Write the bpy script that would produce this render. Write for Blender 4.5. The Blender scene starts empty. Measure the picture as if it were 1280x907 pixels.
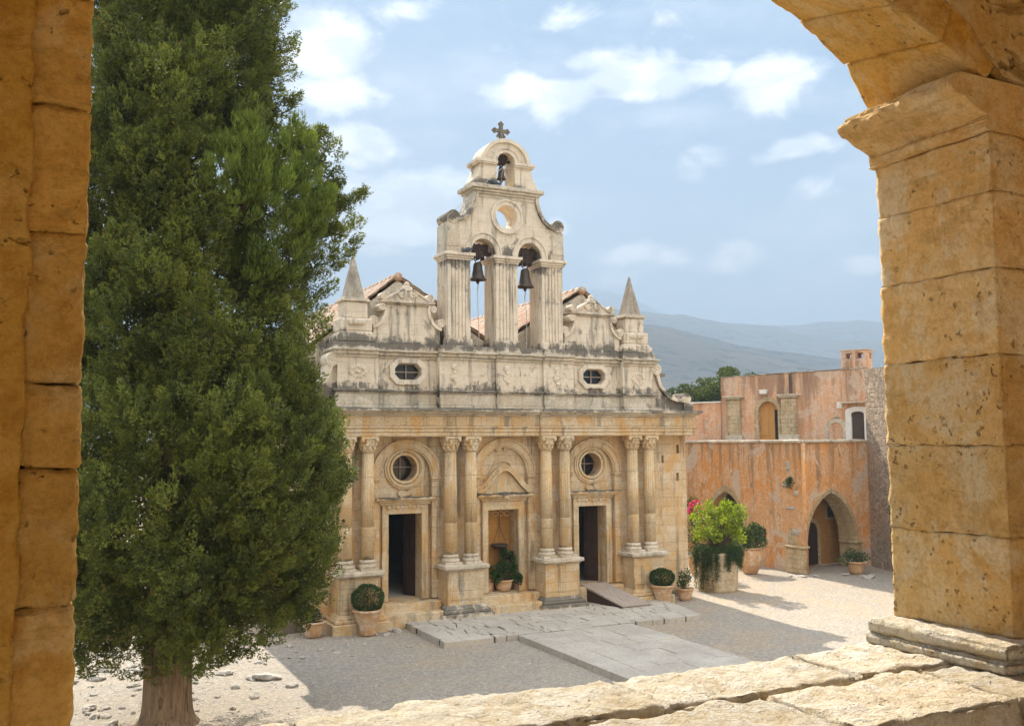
import bpy, bmesh, math, random
import numpy as np
from mathutils import Vector, Matrix, noise as mnoise
from mathutils.geometry import tessellate_polygon as tess

scene = bpy.context.scene
col = scene.collection
R = math.radians
random.seed(7)
rng = np.random.default_rng(7)

# ------------------------------------------------------------------ camera
cam_d = bpy.data.cameras.new('camera'); cam = bpy.data.objects.new('camera', cam_d); col.objects.link(cam)
cam_d.sensor_width = 36.0; cam_d.lens = 1186.74 / 1280 * 36
cam_d.clip_start = 0.05; cam_d.clip_end = 60000
yaw, pitch, roll = R(26.284), R(4.714), R(-0.414)
F = Vector((math.sin(yaw) * math.cos(pitch), math.cos(yaw) * math.cos(pitch), math.sin(pitch)))
Rt = Vector((math.cos(yaw), -math.sin(yaw), 0)); Up = Rt.cross(F)
R2 = Rt * math.cos(roll) + Up * math.sin(roll); U2 = -Rt * math.sin(roll) + Up * math.cos(roll)
CAM = Vector((-12.439, -25.797, 5.054))
m = Matrix((R2, U2, -F)).transposed().to_4x4(); m.translation = CAM
cam.matrix_world = m
scene.camera = cam

# ------------------------------------------------------------------ light
SUN_DIR = Vector((-0.70, -6.6, -5.9)).normalized()      # the way the light travels
sun_el = math.asin(-SUN_DIR.z); sun_az = math.atan2(-SUN_DIR.x, -SUN_DIR.y)
sd = bpy.data.lights.new('sun', 'SUN'); sd.energy = 4.0; sd.angle = R(0.53); sd.color = (1.0, 0.93, 0.82)
so = bpy.data.objects.new('sun', sd); col.objects.link(so)
so.rotation_euler = SUN_DIR.to_track_quat('-Z', 'Y').to_euler(); so.location = (0, 30, 40)

scene.view_settings.view_transform = 'Standard'; scene.view_settings.look = 'None'
scene.view_settings.exposure = 1.95; scene.view_settings.gamma = 1.0
scene.view_settings.use_curve_mapping = False
scene.cycles.use_denoising = True
scene.cycles.max_bounces = 10; scene.cycles.diffuse_bounces = 6; scene.cycles.volume_bounces = 1
scene.cycles.sample_clamp_indirect = 8.0
scene.cycles.use_adaptive_sampling = False

class NT:
    """small helper round a node tree"""
    def __init__(s, tree): s.t = tree; s.l = tree.links
    def n(s, typ, ins=None, **props):
        nd = s.t.nodes.new(typ)
        for k, v in props.items(): setattr(nd, k, v)
        for k, v in (ins or {}).items():
            sock = nd.inputs[k]
            if isinstance(v, bpy.types.NodeSocket): s.l.new(v, sock)
            else: sock.default_value = v
        return nd
    def math(s, op, a, b=0.0, clamp=False):
        return s.n('ShaderNodeMath', {0: a, 1: b}, operation=op, use_clamp=clamp).outputs[0]
    def vmath(s, op, a, b=(0, 0, 0)):
        nd = s.n('ShaderNodeVectorMath', {0: a, 1: b}, operation=op)
        return nd.outputs['Value'] if op in ('LENGTH', 'DOT_PRODUCT') else nd.outputs[0]
    def smooth(s, x, a, b, lo=0.0, hi=1.0):
        return s.n('ShaderNodeMapRange', {'Value': x, 'From Min': a, 'From Max': b, 'To Min': lo, 'To Max': hi}, interpolation_type='SMOOTHSTEP').outputs[0]
    def mix(s, f, a, b, blend='MIX'):
        nd = s.n('ShaderNodeMix', data_type='RGBA', blend_type=blend)
        for idx, v in ((0, f), (6, a), (7, b)):
            if isinstance(v, bpy.types.NodeSocket): s.l.new(v, nd.inputs[idx])
            else: nd.inputs[idx].default_value = v if idx == 0 else (tuple(v) + (1,) if len(v) == 3 else v)
        return nd.outputs[2]
    def noise(s, vec, scale, detail=4.0, rough=0.55, dist=0.0):
        return s.n('ShaderNodeTexNoise', {'Vector': vec, 'Scale': scale, 'Detail': detail, 'Roughness': rough, 'Distortion': dist}).outputs[0]
    def scaled(s, vec, sc): return s.vmath('MULTIPLY', vec, sc)

# world: Nishita sky with clouds laid on the sky dome by azimuth and elevation
world = bpy.data.worlds.new('World'); scene.world = world; world.use_nodes = True
wt = world.node_tree; wt.nodes.clear(); W = NT(wt)
sky = W.n('ShaderNodeTexSky', sky_type='NISHITA', sun_disc=False, sun_elevation=sun_el, sun_rotation=sun_az,
          altitude=400.0, air_density=1.0, dust_density=1.2, ozone_density=1.0)
dirv = W.n('ShaderNodeTexCoord').outputs['Generated']
sep = W.n('ShaderNodeSeparateXYZ', {0: dirv})
az = W.math('MULTIPLY', W.math('ARCTAN2', sep.outputs[0], sep.outputs[1]), 57.29578)
el = W.math('MULTIPLY', W.math('ARCSINE', sep.outputs[2]), 57.29578)
wob = W.n('ShaderNodeTexNoise', {'Vector': dirv, 'Scale': 9.0, 'Detail': 3.0})
wv = W.scaled(W.vmath('SUBTRACT', wob.outputs['Color'], (0.5, 0.5, 0.5)), (5.5, 3.4, 0))
azel = W.vmath('ADD', W.n('ShaderNodeCombineXYZ', {0: az, 1: el, 2: 0.0}).outputs[0], wv)
clouds = [(14.4, 22.9, 4.4, 2.4, 1.0), (20.4, 25.0, 3.6, 1.5, .85), (17.1, 17.4, 4.2, 2.0, 1.1), (18.3, 13.6, 6.2, 3.4, 1.1), (28.6, 20.5, 5.0, 2.0, 1.0),
          (34.4, 21.3, 4.6, 2.1, 1.0), (42.0, 20.5, 4.3, 2.5, 1.1), (38.0, 21.3, 3.4, 1.6, .9), (30.6, 24.8, 3.2, 1.8, .7),
          (43.3, 16.4, 3.4, 1.1, .9), (34.2, 11.3, 4.6, 1.4, .85), (39.4, 11.0, 3.1, 1.5, 1.0), (46.7, 10.1, 1.9, 1.0, .95), (23.9, 12.3, 4.8, 2.6, .8),
          (29.3, 13.4, 2.6, 1.1, .8), (15.8, 20.5, 4.0, 1.8, .9), (21.5, 15.0, 4.0, 2.2, .75), (13.0, 15.5, 4.5, 3.0, .9), (32.0, 22.5, 4.0, 1.6, .8), (44.5, 14.0, 3, 1.2, .5), (32.5, 9.8, 5.0, 1.2, .55), (35.5, 24.0, 3.0, 1.4, .6), (25.2, 22.5, 3.5, 1.5, .4), (37.0, 16.5, 5.5, 1.6, .35), (7.0, 20.0, 6.0, 3.0, .8), (0.0, 12.0, 8.0, 3.0, .9),
          (-30.0, 18.0, 14.0, 4.0, .8), (80.0, 22.0, 14.0, 4.0, .9), (64.0, 14.0, 8.0, 3.0, .7), (50.0, 38.0, 12.0, 5.0, .8), (10.0, 40.0, 12.0, 5.0, .7), (150.0, 30.0, 30.0, 8.0, .8), (-120.0, 30.0, 30.0, 8.0, .8)]
blob = None
for a_, e_, ra, re, k in clouds:
    d = W.vmath('LENGTH', W.vmath('MULTIPLY', W.vmath('SUBTRACT', azel, (a_, e_, 0)), (1 / ra, 1 / re, 0)))
    b = W.smooth(d, 0.0, 1.25, k, 0.0)
    blob = b if blob is None else W.math('MAXIMUM', blob, b)
cn = W.noise(W.scaled(dirv, (1, 1, 1.7)), 11.0, 10.0, 0.62, 0.35)
cn2 = W.noise(W.scaled(dirv, (1, 1, 2.6)), 4.5, 7.0, 0.62)
dens = W.math('ADD', blob, W.math('MULTIPLY', W.math('SUBTRACT', cn, 0.5), 2.1))
mask = W.smooth(dens, 0.22, 0.84)
veil = W.math('MULTIPLY', W.smooth(cn2, 0.42, 0.70), 0.32)
mask = W.math('MAXIMUM', mask, veil)
west = W.smooth(sep.outputs[1], 0.35, -0.35)            # bright sky added behind and overhead, out of view, to fill the shade
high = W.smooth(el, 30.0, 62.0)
fill_sky = W.math('MAXIMUM', west, high)
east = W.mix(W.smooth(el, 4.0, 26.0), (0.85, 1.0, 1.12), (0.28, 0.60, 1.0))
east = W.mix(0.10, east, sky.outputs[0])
skyc = W.mix(fill_sky, east, W.mix(0.5, sky.outputs[0], (3.4, 4.4, 5.4)))
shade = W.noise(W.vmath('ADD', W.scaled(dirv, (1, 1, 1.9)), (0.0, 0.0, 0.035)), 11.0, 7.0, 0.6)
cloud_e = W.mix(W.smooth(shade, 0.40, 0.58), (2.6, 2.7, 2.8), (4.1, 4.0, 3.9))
cloudc = W.mix(fill_sky, cloud_e, (8.6, 8.2, 7.8))
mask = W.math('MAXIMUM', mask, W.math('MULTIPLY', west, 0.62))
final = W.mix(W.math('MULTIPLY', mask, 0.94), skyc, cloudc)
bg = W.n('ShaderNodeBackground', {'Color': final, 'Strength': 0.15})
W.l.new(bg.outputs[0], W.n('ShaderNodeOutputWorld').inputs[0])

# ------------------------------------------------------------------ object helpers
def tag(o, label=None, cat=None, group=None, kind=None):
    if label: o['label'] = label
    if cat: o['category'] = cat
    if group: o['group'] = group
    if kind: o['kind'] = kind
    return o

def empty(name, loc=(0, 0, 0), rz=0.0, parent=None):
    o = bpy.data.objects.new(name, None); col.objects.link(o)
    o.location = loc; o.rotation_euler = (0, 0, rz); o.empty_display_size = 0.2
    if parent: o.parent = parent
    return o

def link_mesh(name, me, mat, parent=None, smooth=False):
    o = bpy.data.objects.new(name, me); col.objects.link(o)
    if mat is not None and not me.materials: me.materials.append(mat)
    if smooth:
        me.polygons.foreach_set('use_smooth', [True] * len(me.polygons))
    if parent: o.parent = parent
    return o

def fast_mesh(name, verts, faces_flat, k):
    """verts (N,3), faces_flat (M*k) -> mesh"""
    me = bpy.data.meshes.new(name)
    nv = len(verts); nf = len(faces_flat) // k
    me.vertices.add(nv); me.vertices.foreach_set('co', np.asarray(verts, np.float32).ravel())
    me.loops.add(nf * k); me.loops.foreach_set('vertex_index', np.asarray(faces_flat, np.int32))
    me.polygons.add(nf); me.polygons.foreach_set('loop_start', np.arange(0, nf * k, k, dtype=np.int32))
    try: me.polygons.foreach_set('loop_total', np.full(nf, k, np.int32))
    except Exception: pass
    me.update(calc_edges=True)
    return me

def fbm(p, s, oc=3):
    v = Vector(p) * s; t = 0.0; a = 1.0
    for _ in range(oc):
        t += a * mnoise.noise(v); v = v * 2.13 + Vector((7.1, 3.7, 1.9)); a *= 0.5
    return t

class MB:
    """collects shapes, links them as one mesh object"""
    def __init__(s): s.v = []; s.f = []
    def add(s, vs, fs, M=None):
        o = len(s.v)
        for q in vs:
            q = Vector(q)
            if M is not None: q = M @ q
            s.v.append(tuple(q))
        for f in fs: s.f.append(tuple(i + o for i in f))
        return s
    def box(s, x0, x1, y0, y1, z0, z1, M=None):
        v = [(x, y, z) for z in (z0, z1) for y in (y0, y1) for x in (x0, x1)]
        return s.add(v, [(0, 2, 3, 1), (4, 5, 7, 6), (0, 1, 5, 4), (2, 6, 7, 3), (0, 4, 6, 2), (1, 3, 7, 5)], M)
    def taper(s, cx, cy, z0, z1, a0, b0, a1, b1, M=None):
        v = [(cx - a0, cy - b0, z0), (cx + a0, cy - b0, z0), (cx + a0, cy + b0, z0), (cx - a0, cy + b0, z0),
             (cx - a1, cy - b1, z1), (cx + a1, cy - b1, z1), (cx + a1, cy + b1, z1), (cx - a1, cy + b1, z1)]
        return s.add(v, [(0, 3, 2, 1), (4, 5, 6, 7), (0, 1, 5, 4), (1, 2, 6, 5), (2, 3, 7, 6), (3, 0, 4, 7)], M)
    def lathe(s, prof, cx=0, cy=0, seg=24, M=None, flute=0.0, nfl=16):
        vs = []; fs = []; n = len(prof)
        for (r, z) in prof:
            for k in range(seg):
                a = 2 * math.pi * k / seg
                rr = r * (1 - flute * (0.5 + 0.5 * math.cos(a * nfl))) if flute else r
                vs.append((cx + rr * math.cos(a), cy + rr * math.sin(a), z))
        for i in range(n - 1):
            for k in range(seg):
                k2 = (k + 1) % seg
                fs.append((i * seg + k, i * seg + k2, (i + 1) * seg + k2, (i + 1) * seg + k))
        fs.append(tuple(range(seg - 1, -1, -1))); fs.append(tuple((n - 1) * seg + k for k in range(seg)))
        return s.add(vs, fs, M)
    def tube(s, pts, r, seg=8, M=None, cap=True):
        pts = [Vector(p) for p in pts]; n = len(pts)
        rs = r if isinstance(r, (list, tuple)) else [r] * n
        vs = []; fs = []
        up = Vector((0, 0, 1))
        for i, p in enumerate(pts):
            t = (pts[min(i + 1, n - 1)] - pts[max(i - 1, 0)]).normalized()
            a = t.cross(up)
            if a.length < 1e-3: a = t.cross(Vector((0, 1, 0)))
            a.normalize(); b = t.cross(a).normalized()
            for k in range(seg):
                an = 2 * math.pi * k / seg
                vs.append(p + (a * math.cos(an) + b * math.sin(an)) * rs[i])
        for i in range(n - 1):
            for k in range(seg):
                k2 = (k + 1) % seg
                fs.append((i * seg + k, i * seg + k2, (i + 1) * seg + k2, (i + 1) * seg + k))
        if cap:
            fs.append(tuple(range(seg - 1, -1, -1))); fs.append(tuple((n - 1) * seg + k for k in range(seg)))
        return s.add(vs, fs, M)
    def prism(s, poly, y0, y1, M=None):
        """poly: (x, z) outline, extruded along y"""
        n = len(poly); vs = [(x, y0, z) for x, z in poly] + [(x, y1, z) for x, z in poly]
        tri = tess([[Vector((x, 0, z)) for x, z in poly]]) if n > 4 else [tuple(range(n))]
        fs = [tuple(t) for t in tri] + [tuple(i + n for i in t[::-1]) for t in tri]
        for i in range(n):
            j = (i + 1) % n; fs.append((i, i + n, j + n, j))
        return s.add(vs, fs, M)
    def ball(s, c, r, M=None, seg=10, rings=7):
        rx, ry, rz = r if isinstance(r, (tuple, list)) else (r, r, r)
        vs = [(c[0], c[1], c[2] - rz)]; fs = []
        for i in range(1, rings):
            t = math.pi * i / rings - math.pi / 2
            for k in range(seg):
                a = 2 * math.pi * k / seg
                vs.append((c[0] + rx * math.cos(t) * math.cos(a), c[1] + ry * math.cos(t) * math.sin(a), c[2] + rz * math.sin(t)))
        vs.append((c[0], c[1], c[2] + rz)); N = len(vs) - 1
        for k in range(seg):
            k2 = (k + 1) % seg
            fs.append((0, 1 + k2, 1 + k)); fs.append((N, N - seg + k, N - seg + k2))
            for i in range(rings - 2):
                b = 1 + i * seg
                fs.append((b + k, b + k2, b + seg + k2, b + seg + k))
        return s.add(vs, fs, M)
    def volute(s, cx, cz, r, y0, y1, turn=1, start=0.0):
        """scroll end: a disc with a raised spiral on its front (y0) and back"""
        Mx = Matrix.Translation((cx, 0, cz))
        seg = 20; vs = []; fs = []
        for y in (y0 + 0.02, y1 - 0.02):
            for k in range(seg):
                a = 2 * math.pi * k / seg; vs.append((r * math.cos(a), y, r * math.sin(a)))
        fs.append(tuple(range(seg))); fs.append(tuple(range(2 * seg - 1, seg - 1, -1)))
        for k in range(seg):
            k2 = (k + 1) % seg; fs.append((k, k + seg, k2 + seg, k2))
        s.add(vs, fs, Mx)
        for y in (y0 + 0.02, y1 - 0.02):
            pts = []; rad = []
            for i in range(34):
                t = i / 33; a = start + turn * t * 4.2 * math.pi; q = r * (0.93 - 0.78 * t)
                pts.append((q * math.cos(a), y, q * math.sin(a))); rad.append(r * (0.15 - 0.06 * t))
            s.tube(pts, rad, 6, Mx)
            s.ball((cx, y, cz), r * 0.16)
        return s
    def build(s, name, mat, parent=None, bevel=0.0, rough=None, smooth=False, seg=1):
        me = bpy.data.meshes.new(name); me.from_pydata(s.v, [], s.f); me.validate(); me.update()
        if rough:
            amp, sc, maxlen = rough
            bm = bmesh.new(); bm.from_mesh(me)
            for _ in range(5):
                es = [e for e in bm.edges if e.calc_length() > maxlen]
                if not es: break
                bmesh.ops.subdivide_edges(bm, edges=es, cuts=1, use_grid_fill=True)
            bmesh.ops.triangulate(bm, faces=[f for f in bm.faces if len(f.verts) > 4])
            for v in bm.verts:
                n = mnoise.noise_vector(v.co * sc) + mnoise.noise_vector(v.co * sc * 2.7) * 0.5
                v.co += n * amp
            bm.to_mesh(me); bm.free()
        o = link_mesh(name, me, mat, parent, smooth)
        if bevel:
            b = o.modifiers.new('bevel', 'BEVEL'); b.width = bevel; b.segments = seg; b.limit_method = 'ANGLE'; b.angle_limit = R(40)
        return o

def plate(name, outer, holes, y0, y1, mat, parent, M=None, bevel=0.0):
    """flat outline in (x, z) with holes, y0..y1 thick"""
    cu = bpy.data.curves.new(name, 'CURVE'); cu.dimensions = '2D'; cu.fill_mode = 'BOTH'; cu.extrude = (y1 - y0) / 2
    if bevel: cu.bevel_depth = bevel; cu.bevel_resolution = 0; cu.offset = -bevel; cu.extrude -= bevel
    for poly in [outer] + holes:
        sp = cu.splines.new('POLY'); sp.points.add(len(poly) - 1); sp.use_cyclic_u = True
        for p, (x, z) in zip(sp.points, poly): p.co = (x, z, 0, 1)
    t = bpy.data.objects.new(name + '_tmp', cu); col.objects.link(t)
    dg = bpy.context.evaluated_depsgraph_get()
    me = bpy.data.meshes.new_from_object(t.evaluated_get(dg)); me.name = name
    bpy.data.objects.remove(t); bpy.data.curves.remove(cu)
    rot = Matrix.Translation((0, (y0 + y1) / 2, 0)) @ Matrix.Rotation(math.pi / 2, 4, 'X')
    me.transform((M @ rot) if M is not None else rot)
    me.materials.clear()
    return link_mesh(name, me, mat, parent)

def arch_outline(cx, hw, z0, zs, rise=None, n=20, pointed=False):
    """door-like outline with an arched top"""
    rise = hw if rise is None else rise
    pts = [(cx - hw, z0), (cx + hw, z0)]
    if pointed:
        r = (hw * hw + rise * rise) / (2 * hw); c = hw - r
        a1 = math.atan2(rise, -c)
        arc = [(c + r * math.cos(a1 * i / n), r * math.sin(a1 * i / n)) for i in range(n + 1)]
        pts += [(cx + x, zs + z) for x, z in arc] + [(cx - x, zs + z) for x, z in arc[-2::-1]]
    else:
        pts += [(cx + hw * math.cos(math.pi * i / n), zs + rise * math.sin(math.pi * i / n)) for i in range(n + 1)]
    return pts
def circle(cx, cz, r, n=28, rz=None):
    rz = r if rz is None else rz
    return [(cx + r * math.cos(2 * math.pi * i / n), cz + rz * math.sin(2 * math.pi * i / n)) for i in range(n)]
def rect(x0, x1, z0, z1): return [(x0, z0), (x1, z0), (x1, z1), (x0, z1)]
def octo(cx, cz, a, b, c): return [(cx - a, cz - b + c), (cx - a + c, cz - b), (cx + a - c, cz - b), (cx + a, cz - b + c), (cx + a, cz + b - c), (cx + a - c, cz + b), (cx - a + c, cz + b), (cx - a, cz + b - c)]
def band(path, w):
    """closed outline of a strip of width w inside an open path of (x, z)"""
    out = []
    for i, p in enumerate(path):
        a = Vector(path[max(i - 1, 0)]); b = Vector(path[min(i + 1, len(path) - 1)])
        t = (b - a).normalized(); out.append((p[0] - t.y * w, p[1] + t.x * w))
    return list(path) + out[::-1]

def rough_hex(corners, res=0.03, amp=0.006, rad=0.02, sc=9.0, seed=0.0, chip=1.0):
    """solid stone block from 8 corners (x fastest, then y, then z): worn faces, rounded chipped edges -> (verts, faces)"""
    c = [Vector(q) for q in corners]
    L = [(c[1] - c[0]).length, (c[2] - c[0]).length, (c[4] - c[0]).length]
    N = [max(2, min(90, int(round(l / res)))) for l in L]
    ctr = sum(c, Vector()) / 8
    ax = [(c[1] - c[0] + c[7] - c[6]).normalized(), (c[2] - c[0] + c[7] - c[5]).normalized(), (c[4] - c[0] + c[7] - c[3]).normalized()]
    idx = {}; vs = []; fs = []
    off = Vector((seed * 3.1, seed * 1.7, seed * 2.3))
    def vert(i, j, k):
        key = (i, j, k)
        if key in idx: return idx[key]
        q = (i / N[0], j / N[1], k / N[2]); g = (i, j, k)
        p = Vector()
        for kk in (0, 1):
            for jj in (0, 1):
                for ii in (0, 1):
                    p += c[ii + 2 * jj + 4 * kk] * ((q[0] if ii else 1 - q[0]) * (q[1] if jj else 1 - q[1]) * (q[2] if kk else 1 - q[2]))
        cn = mnoise.noise(p * 5.0 + off)
        r = rad * (1.0 + chip * max(-0.6, 1.6 * cn + 1.4 * max(0, mnoise.noise(p * 13.0 + off) - 0.15)))
        e = [max(0.0, 1 - min(q[a], 1 - q[a]) * L[a] / max(r, 1e-4)) for a in range(3)]
        n = Vector()
        for a in range(3):
            if g[a] == 0 or g[a] == N[a]:
                sgn = -1 if g[a] == 0 else 1
                em = min(1.0, max(e[b] for b in range(3) if b != a))
                n += ax[a] * sgn
                p = p - ax[a] * sgn * (r * (1 - math.sqrt(max(0.0, 1 - em * em))) * 0.6)
        n.normalize()
        p = p + n * (amp * (fbm(p + off, sc, 3) - 0.9 * max(0.0, mnoise.noise(p * sc * 2.6 + off) - 0.35) * 2.0))
        idx[key] = len(vs); vs.append(tuple(p)); return idx[key]
    A, B, Cc = N
    for i in range(A):
        for j in range(B):
            fs.append((vert(i, j, 0), vert(i, j + 1, 0), vert(i + 1, j + 1, 0), vert(i + 1, j, 0)))
            fs.append((vert(i, j, Cc), vert(i + 1, j, Cc), vert(i + 1, j + 1, Cc), vert(i, j + 1, Cc)))
        for k in range(Cc):
            fs.append((vert(i, 0, k), vert(i + 1, 0, k), vert(i + 1, 0, k + 1), vert(i, 0, k + 1)))
            fs.append((vert(i, B, k), vert(i, B, k + 1), vert(i + 1, B, k + 1), vert(i + 1, B, k)))
    for j in range(B):
        for k in range(Cc):
            fs.append((vert(0, j, k), vert(0, j, k + 1), vert(0, j + 1, k + 1), vert(0, j + 1, k)))
            fs.append((vert(A, j, k), vert(A, j + 1, k), vert(A, j + 1, k + 1), vert(A, j, k + 1)))
    return vs, fs
def hexbox(x0, x1, y0, y1, z0, z1): return [(x, y, z) for z in (z0, z1) for y in (y0, y1) for x in (x0, x1)]

# ------------------------------------------------------------------ materials
def new_mat(name):
    mt = bpy.data.materials.new(name); mt.use_nodes = True; mt.node_tree.nodes.clear(); return mt, NT(mt.node_tree)
def finish(mt, T, colour, rough, bump_h=None, bump_d=0.01, bump_s=1.0, spec=0.25, extra=None):
    ins = {'Base Color': colour, 'Roughness': rough, 'Specular IOR Level': spec}
    if bump_h is not None:
        ins['Normal'] = T.n('ShaderNodeBump', {'Height': bump_h, 'Distance': bump_d, 'Strength': bump_s}).outputs[0]
    p = T.n('ShaderNodeBsdfPrincipled', ins)
    for k, v in (extra or {}).items(): p.inputs[k].default_value = v
    T.l.new(p.outputs[0], T.n('ShaderNodeOutputMaterial').inputs[0])
    return mt
def pos(T): return T.n('ShaderNodeNewGeometry').outputs['Position']

def stone_mat(name, c1, c2, c3, joints=(0.62, 0.29), joint_dark=0.55, ochre=None, lichen=None, lichen_amt=0.5, streak=0.35, pits=0.5, grime=(0.10, 0.09, 0.075), bump=0.012, zpale=None, fine=1.0):
    """old limestone ashlar. lichen: list of (z_low, z_peak, z_high) belts where black lichen grows"""
    mt, T = new_mat(name); P = pos(T); s = T.n('ShaderNodeSeparateXYZ', {0: P})
    n1 = T.noise(P, 0.55, 6, 0.6); n2 = T.noise(P, 2.6, 8, 0.65, 0.4); n3 = T.noise(P, 17.0 * fine, 6, 0.7); n4 = T.noise(P, 60.0 * fine, 3, 0.6)
    c = T.mix(T.smooth(n2, 0.40, 0.60), c1, c2)
    c = T.mix(T.math('MULTIPLY', T.smooth(n1, 0.46, 0.60), 0.85), c, c3)
    c = T.mix(T.smooth(n3, 0.40, 0.62, 0.55, 0.0), c, T.mix(1.0, c, (0.70, 0.66, 0.58), 'MULTIPLY'))
    h = T.math('ADD', T.math('MULTIPLY', n2, 0.5), T.math('MULTIPLY', n3, 0.45))
    if joints:
        bv = T.n('ShaderNodeCombineXYZ', {0: T.math('ADD', s.outputs[0], T.math('MULTIPLY', s.outputs[1], 0.93)), 1: s.outputs[2], 2: 0.0}).outputs[0]
        bv = T.vmath('ADD', bv, T.scaled(T.vmath('SUBTRACT', T.n('ShaderNodeTexNoise', {'Vector': P, 'Scale': 4.0, 'Detail': 4.0}).outputs['Color'], (.5, .5, .5)), (.05, .05, 0)))
        br = T.n('ShaderNodeTexBrick', {'Vector': bv, 'Color1': (0.30, 0.30, 0.30, 1), 'Color2': (0.75, 0.75, 0.75, 1), 'Mortar': (0, 0, 0, 1), 'Scale': 1.0, 'Mortar Size': 0.011, 'Mortar Smooth': 0.5, 'Bias': 0.0, 'Brick Width': joints[0], 'Row Height': joints[1]}, offset=0.5)
        tone = T.n('ShaderNodeSeparateColor', {0: br.outputs['Color']}).outputs[0]
        c = T.mix(0.55, c, T.mix(tone, (0.80, 0.78, 0.74), (1.12, 1.11, 1.09)), 'MULTIPLY')
        jm = T.math('MULTIPLY', br.outputs['Fac'], T.smooth(T.noise(P, 1.7, 3), 0.36, 0.6))
        c = T.mix(T.math('MULTIPLY', jm, joint_dark), c, grime)
        h = T.math('SUBTRACT', h, T.math('MULTIPLY', br.outputs['Fac'], 0.55))
    if ochre:   # rust and ochre staining running from the mouldings
        oc = T.noise(T.scaled(P, (2.2, 2.2, 0.9)), 1.0, 7, 0.65, 0.6)
        m_ = T.smooth(oc, 0.48, 0.62)
        if len(ochre) > 3:
            zz = s.outputs[2]; m_ = T.math('MULTIPLY', m_, T.math('MULTIPLY', T.smooth(zz, ochre[3], ochre[4]), T.smooth(zz, ochre[5], ochre[6], 1, 0)))
        c = T.mix(T.math('MULTIPLY', m_, 0.65), c, ochre[:3])
    if zpale:   # paler, rain-washed stone higher up
        c = T.mix(T.smooth(s.outputs[2], zpale[3], zpale[4], 0, 0.85), c, T.mix(T.smooth(n2, 0.3, 0.7), [q * 0.86 for q in zpale[:3]], zpale[:3]))
    if streak:
        sn = T.noise(T.scaled(P, (3.6, 3.6, 0.35)), 1.0, 8, 0.66, 0.2)
        c = T.mix(T.math('MULTIPLY', T.smooth(sn, 0.52, 0.66), streak), c, grime)
    if lichen:
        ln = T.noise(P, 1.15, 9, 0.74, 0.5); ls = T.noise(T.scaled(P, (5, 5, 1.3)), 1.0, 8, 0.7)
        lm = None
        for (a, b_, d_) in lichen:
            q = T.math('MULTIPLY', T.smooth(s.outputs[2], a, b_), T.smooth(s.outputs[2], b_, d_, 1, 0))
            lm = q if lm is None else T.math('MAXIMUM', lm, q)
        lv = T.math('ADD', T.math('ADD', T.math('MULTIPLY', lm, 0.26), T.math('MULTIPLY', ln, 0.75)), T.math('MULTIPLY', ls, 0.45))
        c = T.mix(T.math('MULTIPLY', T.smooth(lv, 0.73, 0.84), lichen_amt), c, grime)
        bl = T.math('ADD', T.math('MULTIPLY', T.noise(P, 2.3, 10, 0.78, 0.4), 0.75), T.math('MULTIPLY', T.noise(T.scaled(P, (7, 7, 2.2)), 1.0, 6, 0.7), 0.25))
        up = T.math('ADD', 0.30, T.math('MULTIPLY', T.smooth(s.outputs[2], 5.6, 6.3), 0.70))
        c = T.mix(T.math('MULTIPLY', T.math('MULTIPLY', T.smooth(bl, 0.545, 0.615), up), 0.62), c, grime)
    pit = T.math('MULTIPLY', T.smooth(T.noise(P, 21.0 * fine, 3, 0.5, 0.3), 0.61, 0.68), T.smooth(T.noise(P, 2.2 * fine, 4, 0.6), 0.46, 0.60))
    c = T.mix(T.math('MULTIPLY', pit, pits), c, [q * 0.42 for q in c1])
    c = T.mix(T.smooth(n4, 0.42, 0.62, 0.0, 0.45), c, T.mix(0.5, c, (1, 1, 1), 'MULTIPLY'))
    h = T.math('SUBTRACT', T.math('ADD', h, T.math('MULTIPLY', n4, 0.15)), T.math('MULTIPLY', pit, 0.5))
    return finish(mt, T, c, 0.92, h, bump, 0.9, 0.12)

FAC = stone_mat('facade_limestone', (0.64, 0.49, 0.31), (0.72, 0.60, 0.43), (0.66, 0.48, 0.28), ochre=(0.60, 0.33, 0.10), zpale=(0.76, 0.65, 0.50, 5.75, 6.15), joint_dark=0.32,
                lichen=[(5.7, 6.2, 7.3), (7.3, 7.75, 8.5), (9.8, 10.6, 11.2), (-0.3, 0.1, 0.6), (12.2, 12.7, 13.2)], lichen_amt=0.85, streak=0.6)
FACT = stone_mat('trim_limestone', (0.63, 0.49, 0.30), (0.71, 0.58, 0.40), (0.64, 0.48, 0.29), joints=None, ochre=(0.60, 0.34, 0.11), zpale=(0.76, 0.66, 0.52, 5.8, 6.2),
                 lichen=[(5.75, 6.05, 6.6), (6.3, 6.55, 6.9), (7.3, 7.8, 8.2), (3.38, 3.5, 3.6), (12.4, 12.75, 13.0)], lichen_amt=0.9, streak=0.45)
COLM = stone_mat('column_limestone', (0.66, 0.50, 0.31), (0.72, 0.58, 0.39), (0.66, 0.48, 0.27), joints=(9.0, 0.82), joint_dark=0.3, ochre=(0.62, 0.37, 0.14), lichen=[(1.5, 1.75, 2.1)], lichen_amt=0.7, streak=0.32)
GREY = stone_mat('weathered_grey_limestone', (0.54, 0.47, 0.36), (0.70, 0.61, 0.48), (0.58, 0.48, 0.35), joints=None, lichen=[(6.36, 6.50, 6.62), (5.86, 6.0, 6.06), (7.55, 7.8, 8.3), (0.0, 0.3, 1.0), (11.2, 11.8, 12.6)], lichen_amt=0.8, streak=0.45)
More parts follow.
